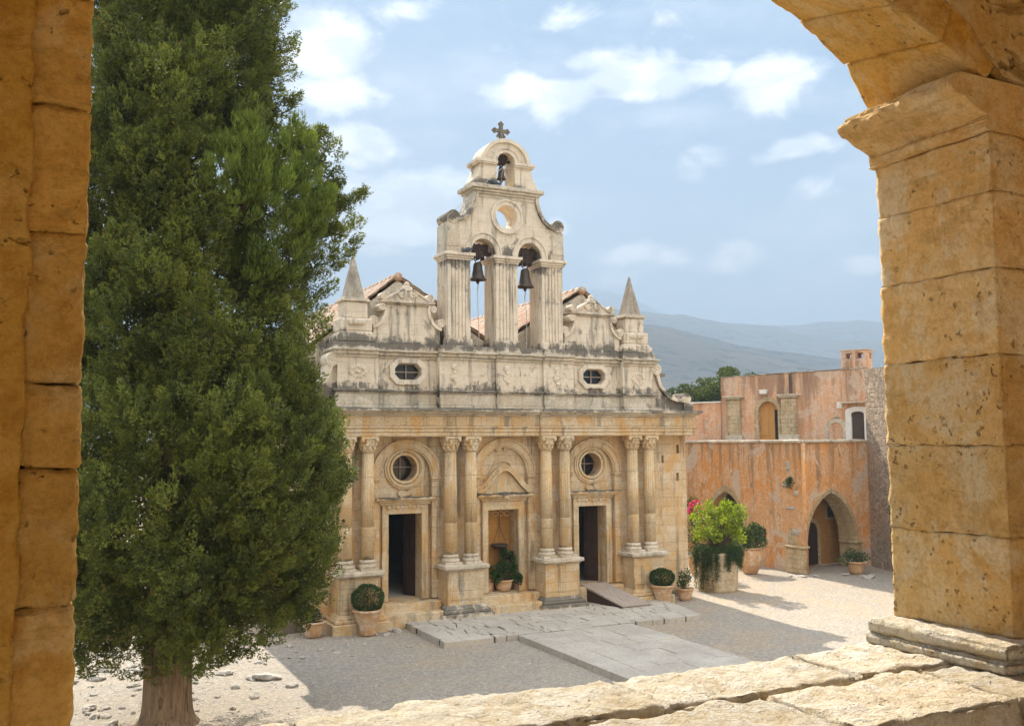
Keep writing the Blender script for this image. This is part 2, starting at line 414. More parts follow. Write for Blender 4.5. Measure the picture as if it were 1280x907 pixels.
def gold_stone(name, ochre, gold, cream, grime, k=1.0, dark=0.6):
    mt, T = new_mat(name); P = pos(T)
    n0 = T.noise(P, 1.4, 7, 0.62, 0.4); n1 = T.noise(P, 4.5 * k, 8, 0.68, 0.5); n2 = T.noise(P, 16 * k, 8, 0.72); n3 = T.noise(P, 75 * k, 5, 0.7); n4 = T.noise(T.scaled(P, (3, 3, 9)), 1.0 * k, 8, 0.7, 1.0)
    c = T.mix(T.smooth(n0, 0.42, 0.58), ochre, gold)
    c = T.mix(T.math('MULTIPLY', T.smooth(n1, 0.46, 0.60), 0.85), c, cream)
    c = T.mix(T.math('MULTIPLY', T.smooth(n4, 0.54, 0.64), dark), c, grime)
    c = T.mix(T.smooth(n2, 0.38, 0.54, 0.55, 0.0), c, T.mix(1.0, c, (0.74, 0.62, 0.42), 'MULTIPLY'))
    pit = T.math('MULTIPLY', T.smooth(T.noise(P, 44 * k, 2, 0.5), 0.64, 0.74), T.smooth(T.noise(P, 3.1 * k, 5, 0.6), 0.44, 0.58))
    c = T.mix(T.math('MULTIPLY', pit, 0.55), c, [q * 0.55 for q in grime])
    c = T.mix(T.smooth(n3, 0.46, 0.62, 0.0, 0.35), c, T.mix(1.0, c, (0.65, 0.56, 0.42), 'MULTIPLY'))
    isl = T.n('ShaderNodeNewGeometry').outputs['Random Per Island']
    c = T.mix(1.0, c, T.mix(isl, (0.84, 0.83, 0.80), (1.08, 1.08, 1.08)), 'MULTIPLY')
    h = T.math('SUBTRACT', T.math('ADD', T.math('ADD', T.math('MULTIPLY', n1, 0.9), T.math('MULTIPLY', n2, 0.9)), T.math('MULTIPLY', n3, 0.35)), T.math('MULTIPLY', pit, 0.9))
    return finish(mt, T, c, 0.93, h, 0.03, 1.0, 0.1)
SPIRE = stone_mat('dark_spire_stone', (0.36, 0.31, 0.24), (0.48, 0.42, 0.34), (0.40, 0.33, 0.25), joints=None, streak=0.5)
GAL = gold_stone('gallery_sandstone', (0.86, 0.46, 0.085), (0.88, 0.53, 0.15), (0.90, 0.64, 0.30), (0.46, 0.27, 0.07), dark=0.35)
PIER = gold_stone('lit_gallery_sandstone', (0.90, 0.56, 0.21), (0.93, 0.65, 0.31), (0.95, 0.76, 0.48), (0.52, 0.33, 0.12), dark=0.35)  # same sandstone, lightened to stand in for stronger light on the pier
SILL = gold_stone('sill_limestone', (0.78, 0.67, 0.49), (0.84, 0.75, 0.58), (0.88, 0.81, 0.68), (0.52, 0.42, 0.29), 1.4, 0.4)
ROUGHS = stone_mat('rough_planter_stone', (0.50, 0.38, 0.23), (0.62, 0.50, 0.34), (0.52, 0.36, 0.17), joints=None, streak=0.3, pits=0.9, bump=0.03, fine=0.8)
GALW = stone_mat('gallery_outer_wall_stone', (0.62, 0.48, 0.30), (0.70, 0.56, 0.38), (0.62, 0.46, 0.27), joints=(0.6, 0.28))
RUBI = gold_stone('gallery_rubble', (0.62, 0.38, 0.12), (0.70, 0.46, 0.18), (0.74, 0.55, 0.30), (0.28, 0.17, 0.06), 0.6, 0.8)
YRUB = stone_mat('yellow_rubble_wall', (0.50, 0.39, 0.23), (0.60, 0.48, 0.31), (0.50, 0.36, 0.19), joints=(0.35, 0.18), pits=0.8)

def plaster_mat(name, c1, c2, c3, dark=(0.12, 0.075, 0.04), streak=0.8, patch=None, patch_amt=0.0, bump=0.01, spots=0.6, drip=None):
    mt, T = new_mat(name); P = pos(T); s = T.n('ShaderNodeSeparateXYZ', {0: P})
    n1 = T.noise(P, 0.45, 7, 0.62, 0.5); n2 = T.noise(P, 1.9, 8, 0.68, 0.7); n3 = T.noise(P, 11, 6, 0.7)
    c = T.mix(T.smooth(n1, 0.42, 0.58), c1, c2); c = T.mix(T.math('MULTIPLY', T.smooth(n2, 0.47, 0.62), 0.9), c, c3)
    sv = T.noise(T.scaled(P, (1.25, 1.25, 0.10)), 1.0, 8, 0.68, 0.3)
    c = T.mix(T.math('MULTIPLY', T.smooth(sv, 0.50, 0.64), streak), c, dark)
    sp = T.noise(T.scaled(P, (2.6, 2.6, 1.5)), 1.0, 8, 0.78, 0.3)
    c = T.mix(T.math('MULTIPLY', T.smooth(sp, 0.575, 0.635), spots), c, dark)
    if drip:
        dn = T.noise(T.scaled(P, (2.6, 2.6, 0.22)), 1.0, 7, 0.66, 0.2); dv = T.math('ADD', dn, T.smooth(s.outputs[2], drip[0], drip[1], 0.0, 0.16))
        c = T.mix(T.math('MULTIPLY', T.smooth(dv, 0.61, 0.73), 0.62), c, dark)
    if patch:
        pn = T.noise(P, 0.62, 7, 0.62, 0.8)
        c = T.mix(T.math('MULTIPLY', T.smooth(pn, 0.555, 0.585), patch_amt), c, patch)
    c = T.mix(T.smooth(n3, 0.42, 0.62, 0, 0.45), c, [q * 0.6 for q in c1])
    h = T.math('ADD', T.math('MULTIPLY', n2, 0.6), T.math('MULTIPLY', n3, 0.4))
    return finish(mt, T, c, 0.93, h, bump, 0.8, 0.1)
ORANGE = plaster_mat('orange_plaster', (0.74, 0.34, 0.11), (0.70, 0.40, 0.20), (0.76, 0.51, 0.31), dark=(0.22, 0.15, 0.09), patch=(0.62, 0.51, 0.39), patch_amt=0.9, streak=0.6, spots=0.85, bump=0.03, drip=(2.2, 5.0))
PINK = plaster_mat('faded_pink_plaster', (0.68, 0.37, 0.20), (0.72, 0.44, 0.27), (0.68, 0.49, 0.34), dark=(0.17, 0.11, 0.07), streak=0.6, patch=(0.64, 0.50, 0.38), patch_amt=0.6, spots=0.4, drip=(5.5, 7.8))
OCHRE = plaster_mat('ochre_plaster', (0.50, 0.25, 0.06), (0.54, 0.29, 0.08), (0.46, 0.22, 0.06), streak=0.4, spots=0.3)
INNERP = gold_stone('gallery_plaster', (0.68, 0.37, 0.06), (0.74, 0.43, 0.09), (0.80, 0.50, 0.15), (0.42, 0.23, 0.05), 0.8, 0.5)

def rubble_mat():
    mt, T = new_mat('rubble_stonework'); P = pos(T)
    Pw = T.vmath('ADD', P, T.scaled(T.n('ShaderNodeTexNoise', {'Vector': P, 'Scale': 2.2, 'Detail': 5.0}).outputs['Color'], (.35, .35, .35)))
    def cells(sc, st):
        q = T.scaled(Pw, (1, 1, st)); v = T.n('ShaderNodeTexVoronoi', {'Vector': q, 'Scale': sc}, feature='F1'); e = T.n('ShaderNodeTexVoronoi', {'Vector': q, 'Scale': sc}, feature='DISTANCE_TO_EDGE').outputs['Distance']
        return T.n('ShaderNodeSeparateColor', {0: v.outputs['Color']}).outputs[0], e
    t1, e1 = cells(2.6, 1.7); t2, e2 = cells(6.5, 1.2); sel = T.smooth(T.noise(P, 0.9, 4), 0.46, 0.54)
    tone = T.n('ShaderNodeMix', {0: sel, 2: t1, 3: t2}, data_type='FLOAT').outputs[0]; e = T.n('ShaderNodeMix', {0: sel, 2: e1, 3: e2}, data_type='FLOAT').outputs[0]
    c = T.mix(tone, (0.30, 0.22, 0.155), (0.56, 0.45, 0.33)); c = T.mix(T.smooth(T.noise(P, 1.2, 6), 0.46, 0.6, 0, .6), c, (0.46, 0.31, 0.19))
    n3 = T.noise(P, 14, 7, .72); mort = T.smooth(e, 0.10, 0.02); c = T.mix(T.math('MULTIPLY', mort, 0.8), c, (0.50, 0.42, 0.32))
    c = T.mix(T.smooth(n3, 0.48, 0.64, 0, 0.6), c, (0.17, 0.13, 0.10))
    return finish(mt, T, c, 0.95, T.math('ADD', T.smooth(e, 0, 0.16), T.math('MULTIPLY', n3, 1.0)), 0.05, 1.0, 0.1)
RUBBLE = rubble_mat()

def ground_mat():
    mt, T = new_mat('gravel_ground'); P = pos(T)
    n0 = T.noise(P, 0.16, 5, 0.6, 0.5); n1 = T.noise(P, 1.1, 7, 0.65); n2 = T.noise(P, 9, 8, 0.75); v = T.n('ShaderNodeTexVoronoi', {'Vector': P, 'Scale': 26.0, 'Randomness': 1.0}, feature='F1')
    tone = T.n('ShaderNodeSeparateColor', {0: v.outputs['Color']}).outputs[0]
    c = T.mix(T.smooth(n0, 0.44, 0.56), (0.37, 0.315, 0.245), (0.40, 0.31, 0.215)); c = T.mix(T.smooth(n1, 0.44, 0.58, 0, .8), c, (0.33, 0.29, 0.24))
    c = T.mix(0.5, c, T.mix(tone, (0.62, 0.61, 0.6), (1.3, 1.28, 1.24)), 'MULTIPLY'); c = T.mix(T.smooth(n2, 0.46, 0.62, 0, 0.7), c, (0.50, 0.43, 0.345))
    far = T.smooth(T.vmath('LENGTH', T.vmath('SUBTRACT', P, (0, 0, 0))), 60, 140)
    dry = T.mix(T.smooth(T.noise(P, 0.02, 8, 0.7), 0.4, 0.6), (0.20, 0.17, 0.09), (0.06, 0.075, 0.03))
    c = T.mix(far, c, dry)
    h = T.math('ADD', T.math('MULTIPLY', v.outputs['Distance'], -0.7), T.math('ADD', n2, n1))
    return finish(mt, T, c, 0.95, h, 0.03, 1.0, 0.1)
GROUND = ground_mat()

def slab_mat():
    mt, T = new_mat('paving_stone'); P = pos(T); n1 = T.noise(P, 0.9, 7, 0.65); n2 = T.noise(P, 13, 7, 0.7); rnd = T.n('ShaderNodeNewGeometry').outputs['Random Per Island']
    c = T.mix(T.smooth(n1, 0.35, 0.65), (0.43, 0.375, 0.305), (0.52, 0.46, 0.375)); c = T.mix(0.6, c, T.mix(rnd, (0.88, 0.88, 0.88), (1.06, 1.06, 1.05)), 'MULTIPLY')
    c = T.mix(T.smooth(n2, 0.50, 0.64, 0, 0.5), c, (0.24, 0.20, 0.155))
    return finish(mt, T, c, 0.85, n2, 0.012, 0.8, 0.2)
SLAB = slab_mat()
def simple_mat(name, c1, c2, scale=8.0, rough=0.8, bump=0.006, spec=0.25, stretch=(1, 1, 1), c3=None, s3=2.0, lo3=0.55, hi3=0.7, extra=None):
    mt, T = new_mat(name); P = T.n('ShaderNodeTexCoord').outputs['Object']; P = T.vmath('ADD', T.scaled(P, stretch), T.scaled(T.n('ShaderNodeObjectInfo').outputs['Location'], (.37, .53, .71)))
    n = T.noise(P, scale, 7, 0.66); c = T.mix(T.smooth(n, 0.32, 0.68), c1, c2)
    if c3: c = T.mix(T.smooth(T.noise(P, s3, 7, 0.7), lo3, hi3), c, c3)
    return finish(mt, T, c, rough, n, bump, 0.8, spec, extra)
TERRA = simple_mat('terracotta', (0.50, 0.28, 0.13), (0.60, 0.38, 0.21), 5.0, 0.9, 0.01, 0.1, c3=(0.64, 0.50, 0.36), s3=4.0, lo3=0.47, hi3=0.62)
TILE = simple_mat('roof_tile_clay', (0.40, 0.22, 0.13), (0.56, 0.38, 0.26), 4.0, 0.9, 0.01, 0.1, c3=(0.50, 0.42, 0.33), s3=5.0, lo3=0.47, hi3=0.56)
WOOD = simple_mat('dark_door_wood', (0.028, 0.014, 0.009), (0.055, 0.025, 0.015), 6.0, 0.55, 0.004, 0.4, (4, 4, .4))
PLANK = simple_mat('weathered_plank', (0.28, 0.22, 0.17), (0.42, 0.34, 0.27), 5.0, 0.8, 0.004, 0.2, (6, .6, 1))
SHUT = simple_mat('brown_shutter_wood', (0.075, 0.05, 0.04), (0.12, 0.085, 0.065), 6.0, 0.7, 0.004, 0.3, (.5, .5, 6))
AMBER = simple_mat('varnished_door_wood', (0.46, 0.23, 0.06), (0.55, 0.29, 0.09), 6.0, 0.6, 0.004, 0.3, (5, 5, .4))
BRONZE = simple_mat('dark_bronze', (0.055, 0.045, 0.035), (0.10, 0.075, 0.055), 9.0, 0.55, 0.004, 0.5, c3=(0.07, 0.085, 0.07), extra={'Metallic': 0.5})
IRON = simple_mat('rusted_iron', (0.035, 0.025, 0.02), (0.08, 0.045, 0.03), 12.0, 0.7, 0.003, 0.4)
BARK = simple_mat('cypress_bark', (0.20, 0.13, 0.075), (0.36, 0.25, 0.155), 7.0, 0.95, 0.05, 0.1, (3.2, 3.2, .28), c3=(0.07, 0.045, 0.03), s3=5.0, lo3=0.5)
TWIG = simple_mat('twig_bark', (0.10, 0.07, 0.045), (0.17, 0.12, 0.08), 9.0, 0.9, 0.004, 0.1)
SOIL = simple_mat('dark_soil', (0.05, 0.035, 0.025), (0.09, 0.065, 0.045), 25.0, 0.95, 0.02, 0.1)
ROCK = simple_mat('loose_limestone', (0.42, 0.37, 0.30), (0.54, 0.49, 0.42), 7.0, 0.92, 0.02, 0.1, c3=(0.30, 0.24, 0.18), s3=4.0)
WHITE = simple_mat('white_limewash', (0.70, 0.66, 0.58), (0.78, 0.74, 0.67), 5.0, 0.9, 0.004, 0.1)
ROPE = simple_mat('pale_rope', (0.42, 0.38, 0.32), (0.5, 0.46, 0.4), 30.0, 0.9, 0.001, 0.1)
FEATHER = simple_mat('grey_feathers', (0.05, 0.055, 0.065), (0.09, 0.095, 0.11), 20.0, 0.7, 0.002, 0.2)
GLASS = simple_mat('dark_glass', (0.012, 0.012, 0.014), (0.02, 0.02, 0.022), 3.0, 0.15, 0.0, 0.5)
DKSTONE = simple_mat('dark_weathered_stone', (0.13, 0.11, 0.085), (0.22, 0.19, 0.15), 9.0, 0.95, 0.01, 0.1)
LIMEW = simple_mat('warm_limewash', (0.80, 0.66, 0.42), (0.86, 0.74, 0.52), 3.0, 0.9, 0.004, 0.1)
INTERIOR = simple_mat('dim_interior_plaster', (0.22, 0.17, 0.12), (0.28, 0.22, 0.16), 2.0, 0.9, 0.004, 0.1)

def leaf_mat(name, dark, light, tip=None, transl=0.35, rough=0.55, clump=0.9):
    mt, T = new_mat(name); P = pos(T)
    t = T.n('ShaderNodeAttribute', attribute_name='tint').outputs['Fac']
    n = T.noise(P, clump, 4, 0.6)
    f = T.math('ADD', T.math('MULTIPLY', t, 0.65), T.math('MULTIPLY', T.smooth(n, 0.3, 0.7), 0.35))
    c = T.mix(f, dark, light)
    if tip: c = T.mix(T.smooth(t, 0.93, 0.99), c, tip)
    d = T.n('ShaderNodeBsdfPrincipled', {'Base Color': c, 'Roughness': rough, 'Specular IOR Level': 0.25})
    tr = T.n('ShaderNodeBsdfTranslucent', {'Color': T.mix(1.0, c, (1.25, 1.2, 0.6), 'MULTIPLY')})
    mx = T.n('ShaderNodeMixShader', {0: transl, 1: d.outputs[0], 2: tr.outputs[0]})
    T.l.new(mx.outputs[0], T.n('ShaderNodeOutputMaterial').inputs[0]); return mt
CYP = leaf_mat('cypress_foliage', (0.022, 0.038, 0.009), (0.25, 0.285, 0.048), (0.34, 0.19, 0.06), 0.20)
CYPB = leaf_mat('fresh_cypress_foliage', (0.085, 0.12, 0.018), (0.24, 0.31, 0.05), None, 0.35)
BOX = leaf_mat('boxwood_leaves', (0.018, 0.045, 0.008), (0.05, 0.095, 0.016), None, 0.2)
LIME = leaf_mat('lime_green_leaves', (0.10, 0.17, 0.012), (0.40, 0.47, 0.04), None, 0.42)
IVY = leaf_mat('ivy_leaves', (0.025, 0.06, 0.012), (0.07, 0.125, 0.025), None, 0.3)
TRAIL = leaf_mat('trailing_leaves', (0.03, 0.06, 0.015), (0.09, 0.14, 0.04), None, 0.3)
GERAN = leaf_mat('mid_green_leaves', (0.04, 0.075, 0.018), (0.12, 0.165, 0.05), (0.45, 0.44, 0.4), 0.3)
WILD = leaf_mat('distant_tree_leaves', (0.035, 0.055, 0.012), (0.11, 0.135, 0.035), None, 0.3)
PETAL = leaf_mat('pink_petals', (0.55, 0.03, 0.14), (0.75, 0.09, 0.25), None, 0.3)

# ------------------------------------------------------------------ foliage helper
def unit(a): return a / np.maximum(np.linalg.norm(a, axis=1, keepdims=True), 1e-6)
def leaf_mesh(name, C, D, length, width, mat, parent=None, tint=None, tri=False):
    """C (N,3) bases, D (N,3) pointing directions"""
    N = len(C); D = unit(D); L = np.asarray(length).reshape(-1, 1) * np.ones((N, 1)); Wd = np.asarray(width).reshape(-1, 1) * np.ones((N, 1))
    r = unit(rng.normal(size=(N, 3))); S = unit(np.cross(D, r)); Nn = np.cross(S, D)
    tip = C + D * L
    if tri:
        V = np.stack([C - S * Wd / 2, C + S * Wd / 2, tip], 1).reshape(-1, 3); k = 3
    else:
        mid = C + D * L * 0.5
        V = np.stack([C, mid + S * Wd / 2 + Nn * L * 0.08, tip, mid - S * Wd / 2 + Nn * L * 0.08], 1).reshape(-1, 3); k = 4
    me = fast_mesh(name, V, np.arange(N * k, dtype=np.int32), k)
    tint = rng.random(N) if tint is None else tint
    at = me.attributes.new('tint', 'FLOAT', 'POINT'); at.data.foreach_set('value', np.repeat(np.clip(tint, 0, 1), k).astype(np.float32))
    return link_mesh(name, me, mat, parent)
def lobe_points(c, axes, n, shell=0.75):
    """n points in an ellipsoid (axes = 3 column vectors with lengths), mostly near its skin; returns points and outward vectors"""
    u = unit(rng.normal(size=(n, 3))); rad = shell + (1 - shell) * rng.random((n, 1)) ** 0.6
    rad = np.where(rng.random((n, 1)) < 0.18, rng.random((n, 1)) * shell, rad)
    A = np.array(axes); return np.asarray(c) + (u * rad) @ A, unit(u @ np.linalg.inv(A).T)

# ================================================================== SETTING
def build_ground():
    def axis(dense0, dense1, step, far):
        a = list(np.arange(dense0, dense1 + 1e-6, step)); o = step; x = dense1; y = dense0
        while x < far: o *= 1.35; x += o; a.append(x)
        o = step
        while y > -far: o *= 1.35; y -= o; a.insert(0, y)
        return np.array(a)
    xs = axis(-14, 18, 0.2, 5500); ys = axis(-24, 8, 0.2, 5500)
    X, Y = np.meshgrid(xs, ys, indexing='ij'); Z = np.zeros_like(X)
    for i in range(len(xs)):
        for j in range(len(ys)):
            x, y = xs[i], ys[j]
            if -16 < x < 20 and -26 < y < 10:
                Z[i, j] = 0.02 * mnoise.noise(Vector((x * .35, y * .35, 0))) + 0.012 * mnoise.noise(Vector((x * 1.3, y * 1.3, 3))) - 0.012
            else: Z[i, j] = -0.02
    V = np.stack([X, Y, Z], -1).reshape(-1, 3); n = len(ys); I = np.arange(len(xs) - 1)[:, None] * n + np.arange(n - 1)[None, :]
    Fc = np.stack([I, I + n, I + n + 1, I + 1], -1).reshape(-1)
    tag(link_mesh('ground', fast_mesh('ground', V, Fc, 4), GROUND, None, True), kind='structure')
build_ground()

def slab_mesh(name, quads, z0, z1, bevel):
    b = MB()
    for q in quads:
        dz = random.uniform(-.007, .007); n = len(q)
        vs = [(x, y, z0) for x, y in q] + [(x, y, z1 + dz + random.uniform(-.004, .004)) for x, y in q]
        b.add(vs, [tuple(range(n - 1, -1, -1)), tuple(range(n, 2 * n))] + [(i, (i + 1) % n, (i + 1) % n + n, i + n) for i in range(n)])
    return tag(b.build(name, SLAB, None, bevel), kind='structure')
def paving(x0, x1, y0, y1, nx, ny, jit, gap, ang=0.0, edge=lambda x, y: (x, y)):
    """irregular slabs: rows of varying width, corners jittered"""
    out = []; ye = [y0 + (y1 - y0) * j / ny + (random.uniform(-jit, jit) if 0 < j < ny else 0) for j in range(ny + 1)]
    for j in range(ny):
        n = nx + random.choice((-1, 0, 0, 1)); cuts = sorted([x0, x1] + [x0 + (x1 - x0) * (i + random.uniform(-.28, .28)) / n for i in range(1, n)])
        for i in range(len(cuts) - 1):
            a, b_ = cuts[i], cuts[i + 1]
            q = [(a + gap, ye[j] + gap), (b_ - gap, ye[j] + gap), (b_ - gap, ye[j + 1] - gap), (a + gap, ye[j + 1] - gap)]
            q = [(x + random.uniform(-jit, jit) * .35, y + random.uniform(-jit, jit) * .35) for x, y in q]
            if random.random() < (.35 if jit > .05 else .0) and (b_ - a) > .4:   # a cracked slab
                t1, t2 = random.uniform(.3, .7), random.uniform(.3, .7); g = .012
                p1 = (q[0][0] + (q[1][0] - q[0][0]) * t1, q[0][1]); p2 = (q[3][0] + (q[2][0] - q[3][0]) * t2, q[3][1])
                out.append([edge(*p) for p in (q[0], (p1[0] - g, p1[1]), (p2[0] - g, p2[1]), q[3])]); out.append([edge(*p) for p in ((p1[0] + g, p1[1]), q[1], q[2], (p2[0] + g, p2[1]))])
            else: out.append([edge(*p) for p in q])
    return out
def terr_edge(x, y):
    t = min(1, max(0, (-y) / 3.7)); r = 4.95 - 0.55 * t * t
    return (x if x < 2 else 2 + (x - 2) * (r - 2) / 3.0, y)
slab_mesh('stone_terrace', paving(-3.42, 5.0, -3.68, -0.02, 13, 9, .10, .014, edge=terr_edge), -0.1, 0.15, 0.012)
slab_mesh('stone_path', paving(-1.40, 2.0, -22.6, -3.70, 5, 26, .02, .005), -0.1, 0.135, 0.008)
b = MB(); b.box(-3.38, 4.3, -3.6, 0, -.1, .118); b.box(-1.36, 1.96, -22.5, -3.66, -.1, .118)
tag(b.build('paving_bed', SOIL, None), kind='structure')

# hills: each a real ridge at its own distance
def hill_mat():
    mt, T = new_mat('hill_scrub'); P = pos(T)
    n1 = T.noise(P, 0.004, 9, 0.68); n2 = T.noise(P, 0.028, 8, 0.72); n3 = T.noise(T.scaled(P, (1, 1, 5)), 0.0016, 6, .6)
    c = T.mix(T.smooth(n1, 0.4, 0.6), (0.15, 0.14, 0.12), (0.10, 0.10, 0.085)); c = T.mix(T.smooth(T.noise(P, 0.045, 5, 0.6), 0.52, 0.60, 0, .95), c, (0.022, 0.035, 0.012)); c = T.mix(T.smooth(n3, .5, .62, 0, .5), c, (0.20, 0.165, 0.115))
    return finish(mt, T, c, 0.97, T.math('ADD', n2, T.noise(P, 0.006, 6, 0.6)), 45.0, 1.0, 0.05)
HILL = hill_mat()
def hill(name, dist, depth, prof, seed, rough):
    """prof: (azimuth, elevation) of the crest as seen across the valley"""
    prof = sorted(prof); A = np.array([p[0] for p in prof]); E = np.array([p[1] for p in prof])
    azs = np.arange(A[0], A[-1] + .01, 0.22); nr = 30; V = []
    for a_ in azs:
        e = np.interp(a_, A, E); H = math.tan(R(e)) * dist + 5
        for j in range(nr):
            t = j / (nr - 1) * 2 - 1; d = dist + depth * t * (1.0 if t < 0 else .7); k = max(0.0, math.cos(t * math.pi / 2)) ** 0.75
            x = CAM.x + math.sin(R(a_)) * d; y = CAM.y + math.cos(R(a_)) * d
            n = fbm((x / dist * 9 + seed, y / dist * 9, seed), 1.0, 4); ridge = abs(fbm((x / dist * 16 + seed, y / dist * 16, 3.3), 1.0, 3))
            V.append((x, y, -1.0 + H * k * (1 + rough * n * (1 - k * .8)) - H * .16 * ridge * (1 - k) * k * 2))
    n = nr; I = np.arange(len(azs) - 1)[:, None] * n + np.arange(n - 1)[None, :]
    Fc = np.stack([I, I + 1, I + n + 1, I + n], -1).reshape(-1)
    return tag(link_mesh(name, fast_mesh(name, np.array(V), Fc, 4), HILL, None, True), kind='structure')
hill('hills', 1450, 800, [(-8, 1.0), (5, 2.5), (15, 4.5), (26.3, 6.95), (33.87, 6.32), (35.91, 5.98), (38.7, 5.29), (41.43, 4.84), (43.65, 4.4), (46.03, 3.91), (47.92, 3.49), (56, 2.2), (66, .6)], 1.0, .25)
hill('hills', 2150, 650, [(-5, 1), (12, 3.5), (20, 5.5), (26, 7.6), (29.23, 7.85), (33.9, 7.52), (36.41, 7.25), (38.74, 6.75), (41.48, 6.38), (45.01, 5.64), (47.98, 5.06), (58, 3.4), (70, 1)], 4.0, .25)
hill('hills', 2800, 600, [(30, 3), (36.86, 6.14), (38.0, 6.5), (38.97, 6.84), (39.89, 6.9), (40.8, 6.68), (42.16, 6.58), (43.28, 6.50), (44.6, 6.66), (46.0, 6.60), (46.55, 6.64), (47.95, 6.41), (55, 5.6), (66, 4), (80, 1)], 7.0, .2)
hill('hills', 3700, 600, [(12, 3), (20, 5), (26, 7.3), (28.74, 8.2), (29.92, 8.84), (30.45, 9.21), (31.18, 9.06), (32.14, 8.92), (33.34, 8.58), (34.39, 8.12), (35.47, 7.42), (38, 6.2), (44, 5), (60, 2)], 9.0, .15)

# the air between: one closed volume round everything
hv = bpy.data.materials.new('haze'); hv.use_nodes = True; hv.node_tree.nodes.clear(); H = NT(hv.node_tree)
vol = H.n('ShaderNodeVolumePrincipled', {'Color': (0.325, 0.41, 0.51, 1), 'Density': 0.00074, 'Anisotropy': 0.0})
H.l.new(vol.outputs[0], H.n('ShaderNodeOutputMaterial').inputs['Volume'])
b = MB(); b.box(-6500, 6500, -6500, 6500, -3.0, 620)
tag(b.build('haze', hv, None), kind='stuff')

# ================================================================== CHURCH
church = empty('church')
tag(church, 'weathered limestone monastery church with twin gables, obelisks and a tall belfry over two open doorways', 'church')
GND = -0.05
# --- front wall with three blind arches
ARC = (-3.1, 0.0, 3.1)
holes = [arch_outline(c, 1.0 if c else 1.02, 0.58, 4.10, n=28) for c in ARC] + [rect(5.72, 5.81, 4.32, 4.56), rect(6.32, 6.43, 4.62, 4.9), rect(6.30, 6.40, 3.72, 3.98)]
plate('front_wall', rect(-6.7, 6.7, GND, 5.96), [[(x, z) for x, z in h] for h in holes], 0.0, 0.14, FAC, church)
DW, DT, DB = 0.50, 3.02, 0.60        # door half width, head, sill
holes = []
for c in ARC: holes.append(rect(c - DW, c + DW, DB, DT))
for c in (-3.1, 3.1): holes.append(circle(c, 4.31, 0.37, 30))
pl = plate('arch_panel', rect(-6.66, 6.66, GND, 5.9), holes, 0.143, 0.72, FAC, church)
for c in ARC:
    b = MB(); hw = 1.0 if c else 1.02
    for ro, ri, y in ((hw + .03, hw - .19, -.045), (hw + .03, hw - .03, -.085), (hw - .17, hw - .235, -.005)):
        n = 36; pts = [(c + ro * math.cos(math.pi * i / n), 4.10 + ro * math.sin(math.pi * i / n)) for i in range(n + 1)] + [(c + ri * math.cos(math.pi * i / n), 4.10 + ri * math.sin(math.pi * i / n)) for i in range(n, -1, -1)]
        b.prism(pts, y, .12)
    ar = b.build('arch_moulding', FACT, church, .008, (.006, 6, .2))
    for s_ in (-1, 1):
        x = c + s_ * (hw - .10); j = MB(); j.box(x - .11, x + .11, -.03, .12, .62, 3.94); j.build('jamb_strip', FAC, ar, .01, (.006, 5, .3))
        j = MB(); j.box(x - .125, x + .125, -.06, .12, 3.94, 3.99); j.box(x - .15, x + .15, -.09, .12, 3.99, 4.06); j.box(x - .13, x + .13, -.07, .12, 4.06, 4.10); j.build('impost', FACT, ar, .01, (.006, 6, .2))
    # key relief at the crown
    b = MB()
    for k in range(9): b.ball((c + random.uniform(-.16, .16), .10 if c else .1, 4.86 + random.uniform(-.08, .07)), (random.uniform(.04, .08), .05, random.uniform(.04, .08)))
    b.build('keystone_carving', FACT, church, 0, (.012, 9, .2))
